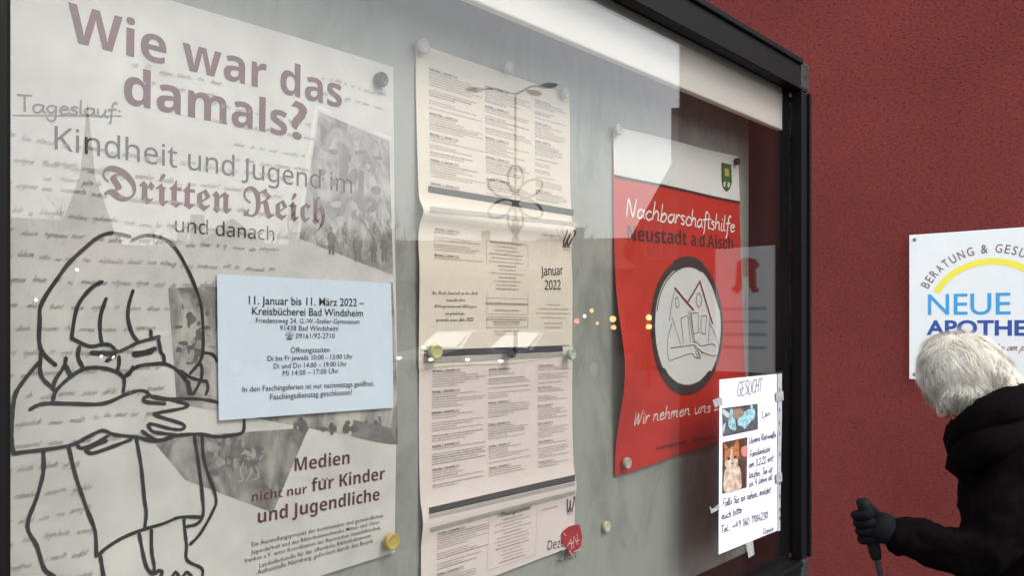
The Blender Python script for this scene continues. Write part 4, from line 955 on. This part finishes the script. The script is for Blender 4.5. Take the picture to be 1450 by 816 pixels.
# trousers and shoes
for hp, kn, an, to in ((hipL, kneeL, ankL, toeL), (hipR, kneeR, ankR, toeR)):
    skin('trouser_leg', [hp + Vector((0, 0, .06)), hp * .5 + kn * .5, kn, kn * .5 + an * .5, an], chain(5), [.10, .088, .075, .065, .062], M_TROU, person, 2, bump=(.01, .06))
    skin('shoe', [an + Vector((0, 0, -.02)) - Fv * .05, an + Fv * .04 + Vector((0, 0, -.025)), to, to + Fv * .05], chain(4), [(.045, .045), (.044, .042), (.042, .034), (.030, .022)], M_SHOE, person, 2)
# face, turned down and away
hc = PT(1360, 533); fd = (Fv * .62 + Vector((CA, SA, 0)) * .42 + Vector((0, 0, -.72))).normalized(); up_ = (Vector((0, 0, 1)) - fd * fd.z).normalized(); Rv_keep = Rv; Rv = fd.cross(up_).normalized()
def ell(c, ax, n=20, mN=14, jitter=0.0, fr=1.3):
    vs = []; fs = []
    for j in range(mN + 1):
        th_ = pi * j / mN
        for i in range(n):
            ph = 2 * pi * i / n; dloc = Vector((sin(th_) * cos(ph), sin(th_) * sin(ph), cos(th_)))
            k = 1 + jitter * noise.noise(dloc * fr + Vector((3.1, 0, 0)))
            vs.append(c + ax[0] * dloc.x * k + ax[1] * dloc.y * k + ax[2] * dloc.z * k)
    for j in range(mN):
        for i in range(n): fs.append((j * n + i, (j + 1) * n + i, (j + 1) * n + (i + 1) % n, j * n + (i + 1) % n))
    return vs, fs
g = MB(); vs, fs = ell(hc + fd * .016 - up_ * .03, (fd * .070, Rv * .066, up_ * .088), 28, 20)
g.add(vs, fs); g.build('face', M_SKIN, person, True)
fc = hc + fd * .016 - up_ * .03
skin('nose', [fc + fd * .066 + up_ * .012, fc + fd * .082 - up_ * .006, fc + fd * .094 - up_ * .024, fc + fd * .070 - up_ * .030], chain(4), [.008, .010, .012, .009], M_SKIN, person, 2)
for s_ in (-1, 1):
    g = MB(); vs, fs = ell(fc + fd * .060 + up_ * .014 + Rv * s_ * .028, (fd * .009, Rv * .012, up_ * .008), 12, 8); g.add(vs, fs); g.build('eye', mat('eye', (0.3, 0.28, 0.26), .2), person, True)
    g = MB(); vs, fs = ell(hc - up_ * .03 + Rv * s_ * .076 + fd * .0, (fd * .018, Rv * .008, up_ * .032), 12, 8); g.add(vs, fs); g.build('ear', M_SKIN, person, True)
g = MB(); g.tube([fc + fd * .060 - up_ * .050 - Rv * .022, fc + fd * .069 - up_ * .047, fc + fd * .060 - up_ * .050 + Rv * .022], .005, 8); g.build('mouth', mat('lips', (0.35, 0.12, 0.10), .5), person, True)
# hair: a combed cap and several thousand locks
hair = MB()
hx_, hy_, hz_ = (fd * .112, Rv * .112, up_ * .118)
HC = hc + up_ * .006 - fd * .012
nape = PT(1400, 548)
rnd = random.Random(5)
def on_head(dl):
    k = 1 + .10 * noise.noise(dl * 1.6 + Vector((1.7, 4, 0)))
    return HC + (hx_ * dl.x + hy_ * dl.y + hz_ * dl.z) * k
vs, fs = ell(HC - fd * .004, (hx_ * .90, hy_ * .90, hz_ * .90), 40, 28, .10, 1.6)
cap = MB(); cap.add(vs, [f for f in fs if not all(((Vector(vs[i]) - HC).dot(fd) > .075 and (Vector(vs[i]) - HC).dot(up_) < -.05) for i in f)])
cp = cap.build('hair', mat('hair_underlayer', (0.45, 0.41, 0.35), .8, var=.4, scale=60), person, True)
vs, fs = ell(nape - up_ * .01, (fd * .075, Rv * .085, up_ * .055), 26, 18, .2, 2.0)
nb = MB(); nb.add(vs, fs); nb.build('nape_hair', MATS['hair_underlayer'], person, True)
crown = HC - hx_ * .35 + hz_ * .85
def strand(root, nrm, flow, L, w):
    pts = [root]; dcur = (flow * .9 + nrm * .38).normalized()
    for q in range(4):
        cl = Vector((noise.noise(root * 28 + Vector((q * .6, 0, 0))), noise.noise(root * 28 + Vector((0, q * .6, 9))), noise.noise(root * 28 + Vector((5, 0, q * .6)))))
        dcur = (dcur * .75 + flow * .35 + cl * .8 + Vector((rnd.uniform(-.3, .3), rnd.uniform(-.3, .3), rnd.uniform(-.3, .3))) - nrm * .10 * q + Vector((0, 0, -.10))).normalized()
        pts.append(pts[-1] + dcur * L / 4)
    sd_ = dcur.cross(nrm)
    if sd_.length < .1: sd_ = dcur.orthogonal()
    sd_.normalize(); ws_ = (1, .95, .8, .55, .12); vs = []; fs = []
    for p_, w__ in zip(pts, ws_): vs += [p_ + sd_ * w * w__, p_ - sd_ * w * w__]
    for q in range(4): fs.append((2 * q, 2 * q + 1, 2 * q + 3, 2 * q + 2))
    hair.add(vs, fs)
for _ in range(16000):
    z_ = rnd.uniform(-.9, 1); ph = rnd.uniform(0, 2 * pi); s_ = sqrt(1 - z_ * z_); dl = Vector((s_ * cos(ph), s_ * sin(ph), z_))
    if dl.x > .85 and dl.z < -.45: continue
    root = on_head(dl * .93); nrm = (fd * dl.x / .110 + Rv * dl.y / .104 + up_ * dl.z / .118).normalized()
    fl = root - crown; fl = fl - nrm * fl.dot(nrm)
    if fl.length < .01: fl = Vector((0, 0, -1))
    fl = fl.normalized() * .8 + Vector((0, 0, -.35)) - fd * .15; fl = (fl - nrm * fl.dot(nrm)).normalized()
    strand(root, nrm, fl, rnd.uniform(.020, .042), rnd.uniform(.0003, .0007))
for _ in range(2500):
    z_ = rnd.uniform(-.6, 1); ph = rnd.uniform(0, 2 * pi); s_ = sqrt(1 - z_ * z_); dl = Vector((s_ * cos(ph), s_ * sin(ph), z_))
    root = nape - up_ * .01 + fd * .075 * dl.x + Rv * .085 * dl.y + up_ * .055 * dl.z; nrm = (root - nape).normalized()
    fl = (nape - HC).normalized(); fl = (fl - nrm * fl.dot(nrm) + Vector((0, 0, -.2))).normalized(); strand(root, nrm, fl, rnd.uniform(.03, .06), rnd.uniform(.0005, .0011))
o = hair.build('hair_locks', M_HAIR, person); o['kind'] = 'stuff'
Rv = Rv_keep
# left glove closed on the pole's grip
gt = PT(1224, 716, -.10); gb = PT(1238, 778, -.10); ga = (gb - gt).normalized()
wr = PT(1262, 752, -.10); pc_ = gt * .55 + gb * .45
palm = [wr + Vector((0, 0, .0)), PT(1250, 750, -.12), PT(1236, 738, -.125)]
skin('glove', palm, chain(3), [(.040, .040), (.040, .044), (.030, .040)], M_GLOVE, person)
sideh = ga.cross((gt - wr).normalized()).normalized(); outh = (pc_ - wr); outh = (outh - ga * outh.dot(ga)).normalized()
for k in range(4):
    base = gt + ga * (.022 + .021 * k); c0 = base + outh * .004; pts = []
    for a in (-2.2, -1.35, -.3, .75, 1.7, 2.4)[: (6 if k < 3 else 5)]:
        pts.append(c0 + (outh * cos(a) + sideh * sin(a)) * (.027 - .001 * k) + ga * .003 * a)
    skin('glove_finger', pts, chain(len(pts)), [.0125, .0125, .0120, .0115, .0105, .009][:len(pts)], M_GLOVE, person, 2)
tb = wr + (gt - wr) * .45 - ga * .004
skin('glove_thumb', [tb, tb * .5 + gt * .5 - outh * .006 + sideh * .018, gt - ga * .004 + sideh * .016, gt - ga * .010 + outh * .012 + sideh * .004], chain(4), [.016, .015, .013, .010], M_GLOVE, person, 2)
# pole
pb = gb + (gb - gt).normalized() * 1.0; kk = (gb.z - .0) / max(1e-3, -(gb - gt).normalized().z); pb = gb + (gb - gt).normalized() * kk
pole = empty('walking_pole', Vector((pb.x, pb.y, 0)), 'dark walking pole held in a gloved hand in front of the red wall', 'walking pole')
ax_ = (gt - pb).normalized(); Lp = (gt - pb).length
g = MB(); g.lathe(pb, ax_, [(.004, .02), (.006, .03), (.0075, .5), (.0070, .52), (.0070, Lp - .14)], 12); g.build('shaft', mat('dark_metal_shaft', (0.02, 0.02, 0.022), .35, metal=.3), pole)
g = MB(); g.lathe(pb, ax_, [(.012, Lp - .14), (.015, Lp - .12), (.014, Lp - .06), (.016, Lp - .02), (.018, Lp + .0), (.015, Lp + .012), (.006, Lp + .017)], 16); g.build('grip', M_SHOE, pole, True)
g = MB(); g.lathe(pb, ax_, [(.003, 0), (.009, .004), (.010, .02), (.007, .045)], 12); g.build('rubber_tip', M_SHOE, pole)
g = MB(); g.lathe(pb, ax_, [(.008, .06), (.028, .064), (.028, .067), (.008, .072)], 18); g.build('basket', M_SHOE, pole)
# ------------------------------------------------------------------ the square behind the camera, seen in the pane
M_PANE = mat('window_pane', (0.02, 0.022, 0.025), .08, spec=.6)
M_WFR = mat('white_window_frame', (0.16, 0.16, 0.155), .6)
M_LIT = mat('lit_window', (0.5, 0.35, 0.15), .5, emit=((1.0, .62, .28), 2.5))
def plast(n, c): return mat(n, tuple(v * .38 for v in c), .9, var=.15, scale=1.5)
def bring(o, loc, rz): o.location = loc; o.rotation_euler = (0, 0, rz); return o
def house(px, d, wid, dep, eave, ridge, wm, rm, rz, label, gable=False, lit=(), floors=2, nwin=4, shop=None):
    """built round its own origin; the front looks along local -Y"""
    o = empty('house', (0, 0, 0), label, 'house', 'houses round the square')
    w2 = wid / 2; g = MB()
    if gable:
        vs = [(-w2, 0, 0), (w2, 0, 0), (w2, 0, eave), (0, 0, ridge), (-w2, 0, eave)]; vs += [(x, dep, z) for x, y, z in vs]
        g.add(vs, [(0, 1, 2, 3, 4), (9, 8, 7, 6, 5), (0, 5, 6, 1), (1, 6, 7, 2), (4, 9, 5, 0)]); g.build('wall', wm, o)
        g = MB(); t = .25
        for s in (-1, 1):
            a = (s * (w2 + .35), eave - .35 * (ridge - eave) / w2); b = (0, ridge)
            vs = [(a[0], -.3, a[1] + .02), (b[0], -.3, b[1] + .02), (b[0], -.3, b[1] + t), (a[0], -.3, a[1] + t)]; vs += [(x, dep + .3, z) for x, y, z in vs]
            g.add(vs, [(0, 1, 2, 3), (7, 6, 5, 4), (0, 4, 5, 1), (2, 6, 7, 3), (0, 3, 7, 4), (1, 5, 6, 2)])
    else:
        vs = [(-w2, 0, 0), (-w2, dep, 0), (-w2, dep, eave), (-w2, dep / 2, ridge), (-w2, 0, eave)]; vs += [(w2, y, z) for x, y, z in vs]
        g.add(vs, [(0, 1, 2, 3, 4), (9, 8, 7, 6, 5), (0, 4, 9, 5), (1, 6, 7, 2)]); g.build('wall', wm, o)
        g = MB(); t = .25; sl = (ridge - eave) / (dep / 2)
        for a, b in (((-.4, eave - .4 * sl), (dep / 2, ridge)), ((dep + .4, eave - .4 * sl), (dep / 2, ridge))):
            vs = [(-w2 - .3, a[0], a[1] + .02), (-w2 - .3, b[0], b[1] + .02), (-w2 - .3, b[0], b[1] + t), (-w2 - .3, a[0], a[1] + t)]; vs += [(-x, y, z) for x, y, z in vs]
            g.add(vs, [(0, 1, 2, 3), (7, 6, 5, 4), (0, 4, 5, 1), (2, 6, 7, 3), (0, 3, 7, 4), (1, 5, 6, 2)])
    rf = g.build('roof', rm, o)
    g = MB(); g.box(w2 * .4, w2 * .4 + .6, dep * .45, dep * .45 + .6, ridge - 1.2, ridge + .9); g.build('chimney', M_BRICK, rf)
    for f in range(floors):
        z = .9 + f * 2.8
        if z + 1.4 > eave + (1.0 if gable else 0): break
        for k in range(nwin):
            x = -w2 + wid * (k + .5) / nwin
            if f == 0 and k == nwin // 2:
                g = MB(); g.box(x - .5, x + .5, -.06, .02, 0, 2.1, .01); g.build('door', mat('brown_door', (.12, .06, .03), .5), o); continue
            g = MB(); g.box(x - .55, x + .55, -.05, .02, z, z + .09); g.box(x - .55, x + .55, -.05, .02, z + 1.31, z + 1.4); g.box(x - .55, x - .47, -.05, .02, z + .09, z + 1.31); g.box(x + .47, x + .55, -.05, .02, z + .09, z + 1.31); g.box(x - .03, x + .03, -.045, .02, z + .09, z + 1.31)
            fr_ = g.build('window', M_WFR, o)
            g = MB(); g.box(x - .47, x - .03, -.02, .01, z + .09, z + 1.31); g.box(x + .03, x + .47, -.02, .01, z + .09, z + 1.31); g.build('pane', M_LIT if (f, k) in lit else M_PANE, fr_)
    p_ = mirrored(px, d, 0)
    return bring(o, p_, rz)
M_BRICK = mat('brick_chimney', (.25, .1, .07), .9, var=.2)
M_RF1 = mat('red_brown_roof_tiles', (0.16, 0.06, 0.04), .85, var=.3, scale=4); M_RF2 = mat('grey_roof_tiles', (0.09, 0.085, 0.085), .85, var=.3, scale=4)
def facing(px): p_ = ray(px, CY, 1.0); return atan2(p_.x, -p_.y) * 0 + (pi / 2 + atan2(-(-p_.y), p_.x)) + pi
def rz_for(px):
    v = ray(px, CY, 1.0); dirv = Vector((v.x, -v.y))        # direction of travel after the mirror
    return atan2(dirv.y, dirv.x) - pi / 2                  # local +Y points away from the viewer
house(1012, 27, 5.4, 10, 4.4, 9.2, plast('ochre_plaster', (.48, .30, .14)), M_RF1, rz_for(1012), 'narrow ochre gabled house near the pharmacy corner', True, nwin=3)
house(868, 46, 9, 8, 4.6, 6.6, plast('pale_plaster', (.42, .39, .33)), M_RF1, rz_for(868), 'low pale plastered house with brown roof and lit window')
house(740, 50, 11, 9, 4.8, 6.9, plast('cream_plaster', (.46, .40, .28)), M_RF2, rz_for(740), 'cream house with grey roof behind the street lamp')
house(600, 47, 9, 9, 4.2, 6.6, plast('rose_plaster', (.42, .28, .24)), M_RF1, rz_for(600), 'rose plastered house with red-brown roof', floors=2)
house(470, 40, 8, 9, 3.6, 5.6, plast('grey_plaster', (.34, .33, .31)), M_RF2, rz_for(470), 'grey plastered house with grey roof')
house(330, 34, 6.4, 9, 3.2, 5.7, plast('sand_plaster', (.42, .35, .25)), M_RF1, rz_for(330), 'sand coloured gabled house', True, nwin=3)
house(190, 33, 7.5, 9, 3.1, 4.9, plast('white_plaster', (.5, .49, .46)), M_RF2, rz_for(190), 'white plastered house left of the gabled one')
house(20, 30, 7.5, 9, 3.2, 5.2, plast('green_grey_plaster', (.33, .36, .30)), M_RF1, rz_for(20), 'grey-green house at the end of the row')
M_BARK = mat('bare_bark', (.06, .05, .042), .9, var=.3)
def bare_tree(px, d, hgt, seed, label):
    r_ = random.Random(seed); o = empty('bare_tree', (0, 0, 0), label, 'tree', 'bare winter trees round the square'); tk = MB(); br = MB()
    def grow(p0, dr, L, rad, lev):
        q = [p0]; dd = dr.copy()
        for k in range(3):
            dd = (dd + Vector((r_.uniform(-.2, .2), r_.uniform(-.2, .2), r_.uniform(-.05, .18)))).normalized(); q.append(q[-1] + dd * L / 3)
        (tk if lev == 0 else br).tube(q, [rad, rad * .85, rad * .7, rad * .5], 6 if lev < 2 else 3)
        if lev < 4:
            for _ in range((6, 5, 4, 4)[lev]):
                k = r_.uniform(.35, 1) if lev else r_.uniform(.5, 1); b_ = q[min(2, int(k * 3))].lerp(q[min(3, int(k * 3) + 1)], (k * 3) % 1)
                ax = Vector((r_.uniform(-1, 1), r_.uniform(-1, 1), r_.uniform(.15, .9))).normalized(); grow(b_, (dd * .45 + ax).normalized(), L * r_.uniform(.5, .68), rad * .5, lev + 1)
    grow(Vector((0, 0, -.1)), Vector((0, 0, 1)), hgt * .42, hgt * .022, 0)
    tk.build('trunk', M_BARK, o); br.build('crown', M_BARK, o); return bring(o, mirrored(px, d, -.12), r_.uniform(0, 6))
for a_ in ((70, 27, 7.4, 1, 'bare winter tree at the far end of the house row'), (262, 29, 7.6, 2, 'bare winter tree between the white and the sand coloured house'), (415, 33, 8.8, 3, 'bare winter tree before the grey plastered house'), (545, 36, 9.2, 4, 'bare winter tree between grey and rose houses'), (806, 38, 8.6, 5, 'bare winter tree left of the low pale house')): bare_tree(*a_)
# church with a pointed spire
ch = empty('church', (0, 0, 0), 'stone church with a tall pointed grey spire beyond the houses', 'church')
g = MB(); g.box(-2.2, 2.2, -2.2, 2.2, 0, 11.0); g.build('tower', mat('church_stone', (.34, .31, .26), .9, var=.2, scale=2), ch)
g = MB(); vs = [(-2.4, -2.4, 11), (2.4, -2.4, 11), (2.4, 2.4, 11), (-2.4, 2.4, 11)] + [(-.7, -.7, 16.5), (.7, -.7, 16.5), (.7, .7, 16.5), (-.7, .7, 16.5)] + [(0, 0, 24.5)]
g.add(vs, [(0, 1, 5, 4), (1, 2, 6, 5), (2, 3, 7, 6), (3, 0, 4, 7), (4, 5, 8), (5, 6, 8), (6, 7, 8), (7, 4, 8), (3, 2, 1, 0)]); g.build('spire', mat('slate_spire', (.07, .075, .08), .8, var=.2), ch)
g = MB(); g.box(2.2, 16, -4, 4, 0, 7); g.add([(2.2, -4.4, 7), (16, -4.4, 7), (16, 4.4, 7), (2.2, 4.4, 7), (2.2, 0, 12), (16, 0, 12)], [(0, 1, 5, 4), (2, 3, 4, 5), (1, 2, 5), (0, 4, 3)]); g.build('nave', MATS['church_stone'], ch)
bring(ch, mirrored(124, 82, 0), rz_for(124))
# street lamp with three arms and a wire flower of lights
def lampglow(n, c, s): return mat(n, (.8, .8, .8), .4, emit=(c, s))
lamp = empty('street_lamp', (0, 0, 0), 'tall street lamp with three arms carrying a wire flower decoration', 'street lamp')
g = MB(); g.tube([(0, 0, 0), (0, 0, 1), (0, 0, 7.3)], [.075, .055, .035], 12); g.build('pole', mat('lamp_post_grey', (.05, .055, .05), .5), lamp)
for a, r in ((pi + .3, .80), (2.5, .55), (.1, 1.0)):
    g = MB(); g.tube([(0, 0, 7.25), (cos(a) * r * .5, sin(a) * r * .5, 7.42), (cos(a) * r, sin(a) * r, 7.40)], .025, 8)
    ar = g.build('arm', MATS['lamp_post_grey'], lamp); g = MB(); c = Vector((cos(a) * (r + .05), sin(a) * (r + .05), 7.40)); vs, fs = ell(c, (Vector((cos(a), sin(a), 0)) * .25, Vector((-sin(a), cos(a), 0)) * .11, Vector((0, 0, .07))), 14, 8); g.add(vs, fs); g.build('lamp_head', MATS['lamp_post_grey'], ar, True)
for k in range(6):
    a = pi / 6 + k * pi / 3; c = Vector((.42 * cos(a), -.10, 4.62 + .50 * sin(a))); e1 = Vector((cos(a), 0, sin(a))); e2 = Vector((-sin(a), 0, cos(a)))
    g = MB(); g.tube([c + e1 * .34 * cos(t) + e2 * .19 * sin(t) for t in [2 * pi * i / 24 for i in range(24)]], .032, 6, closed=True); g.build('wire_petal', mat('dark_wire', (.02, .025, .03), .6), lamp)
g = MB(); g.box(-.10, .10, -.16, .06, 3.75, 4.1, .02); g.tube([(0, -.1, 3.75), (-.14, -.1, 3.2)], [.04, .09], 8); g.tube([(0, -.1, 3.75), (.14, -.1, 3.2)], [.04, .09], 8); g.build('ribbon_bow', mat('dark_ribbon', (.06, .05, .05), .6), lamp)
bring(lamp, mirrored(730, 20, 0), rz_for(730))
# small lamps that glitter in the pane
def wall_lamp(px, py, d, col, s, r, label):
    z = EYE + (CY - py) / FPX * d; p_ = mirrored(px, d, z)
    o = empty('lantern', (p_.x, p_.y, 0), label, 'lamp', 'lanterns round the square')
    g = MB(); g.tube([(p_.x, p_.y, 0), (p_.x, p_.y, z - r * 1.1)], .04, 8); g.lathe((p_.x, p_.y, z + r), (0, 0, 1), [(r * 1.4, 0), (r * .3, r * .8)], 12); g.build('lamp_post', MATS['lamp_post_grey'], o)
    g = MB(); vs, fs = ell(p_, (Vector((r, 0, 0)), Vector((0, r, 0)), Vector((0, 0, r))), 12, 8); g.add(vs, fs); g.build('lamp_globe', lampglow('glow_%s' % s, col, s), o, True)
WARM = (1.0, .50, .16)
for a in ((868, 452, 21, WARM, 5.0, .085, 'warm lantern on a post left of the ochre gable'), (869, 464, 21, WARM, 4.5, .07, 'lower warm lantern on the same side of the square'), (919, 450, 19, WARM, 6.0, .07, 'warm lantern nearest the pharmacy corner'), (919, 463, 19, WARM, 6.1, .07, 'second warm lantern nearest the pharmacy corner, lower than its neighbour'),
          (838, 440, 24, WARM, 4.0, .06, 'warm lantern before the low pale house'), (846, 458, 24, WARM, 3.5, .05, 'small warm lantern before the low pale house'), (817, 455, 22, (1, .08, .06), 5.5, 0.07, 'small red signal lamp'),
          (828, 448, 22, (1, .95, .85), 6.5, .05, 'small white lantern by the red signal lamp'), (109, 382, 26, (1, .9, .7), 7.0, .06, 'high lantern before the white house'), (51, 425, 26, (1, .95, .9), 7.5, .05, 'small lantern at the end of the row'), (600, 492, 22, (1, .95, .9), 8.0, .05, 'low bollard light by the parked cars')):
    wall_lamp(*a)
# parked cars with their lights on
def make_car(col, name):
    o = empty('parked_car', (0, 0, 0))
    prof = [(-2.05, .35), (-2.1, .62), (-1.95, .80), (-1.15, .93), (-.55, 1.38), (.75, 1.42), (1.55, .98), (2.0, .92), (2.08, .6), (2.02, .35)]
    g = MB(); n = len(prof); sec = []
    for y, k in ((-.86, .0), (-.80, 1), (.80, 1), (.86, 0)):
        sec.append([(x * (1 if k else .985), y * (1 if z < .95 else .80), z) for x, z in prof])
    vs = [v for s in sec for v in s]; fs = [tuple(range(n))[::-1], tuple(3 * n + i for i in range(n))]
    for j in range(3):
        for i in range(n): fs.append((j * n + i, j * n + (i + 1) % n, (j + 1) * n + (i + 1) % n, (j + 1) * n + i))
    g.add(vs, fs); g.build('body', mat(name, col, .3, metal=.2), o)
    g = MB(); g.add([(-1.13, -.66, .96), (-1.13, .66, .96), (-.60, .60, 1.35), (-.60, -.60, 1.35)], [(0, 1, 2, 3)]); 
    for v in g.v: v.x -= .02; v.z += .012
    g.build('windscreen', M_PANE, o)
    for s in (-1, 1):
        g = MB(); g.add([(-.95, s * .76, .98), (.1, s * .75, .99), (.1, s * .69, 1.34), (-.5, s * .70, 1.33)], [(0, 1, 2, 3)]); g.add([(.16, s * .75, .99), (1.3, s * .76, .99), (.72, s * .69, 1.35), (.16, s * .69, 1.34)], [(0, 1, 2, 3)]); g.build('side_window', M_PANE, o)
        g = MB(); vs, fs = ell(Vector((-2.07, s * .62, .66)), (Vector((.05, 0, 0)), Vector((0, .09, 0)), Vector((0, 0, .045))), 12, 8); g.add(vs, fs); g.build('headlight', lampglow('headlight_glow', (1, .96, .88), 7), o, True)
        for x in (-1.3, 1.3):
            g = MB(); g.lathe((x, s * .74, .32), (0, s, 0), [(.31, 0), (.32, .03), (.32, .15), (.29, .17)], 20); w_ = g.build('wheel', mat('tyre', (.02, .02, .02), .8), o)
            g = MB(); g.lathe((x, s * .74, .32), (0, s, 0), [(.19, .165), (.19, .178), (.05, .185)], 16); g.build('rim', mat('alloy_rim', (.5, .5, .5), .3, metal=.8), w_)
    return o
for (px, d, a, c, nm, lb) in ((662, 23, .75, (.25, .26, .28), 'silver_car_paint', 'silver parked car with its headlights on'), (763, 22, .75, (.03, .05, .10), 'dark_blue_car_paint', 'dark blue parked car with its headlights on'), (258, 24, 1.25, (.05, .055, .06), 'grey_car_paint', 'grey parked car far left with its headlights on')):
    c_ = make_car(c, nm); tag(c_, lb, 'car', 'cars parked on the square'); p_ = mirrored(px, d, -.12); v = ray(px, CY, 1); bring(c_, p_, atan2(-v.y, v.x) + a)
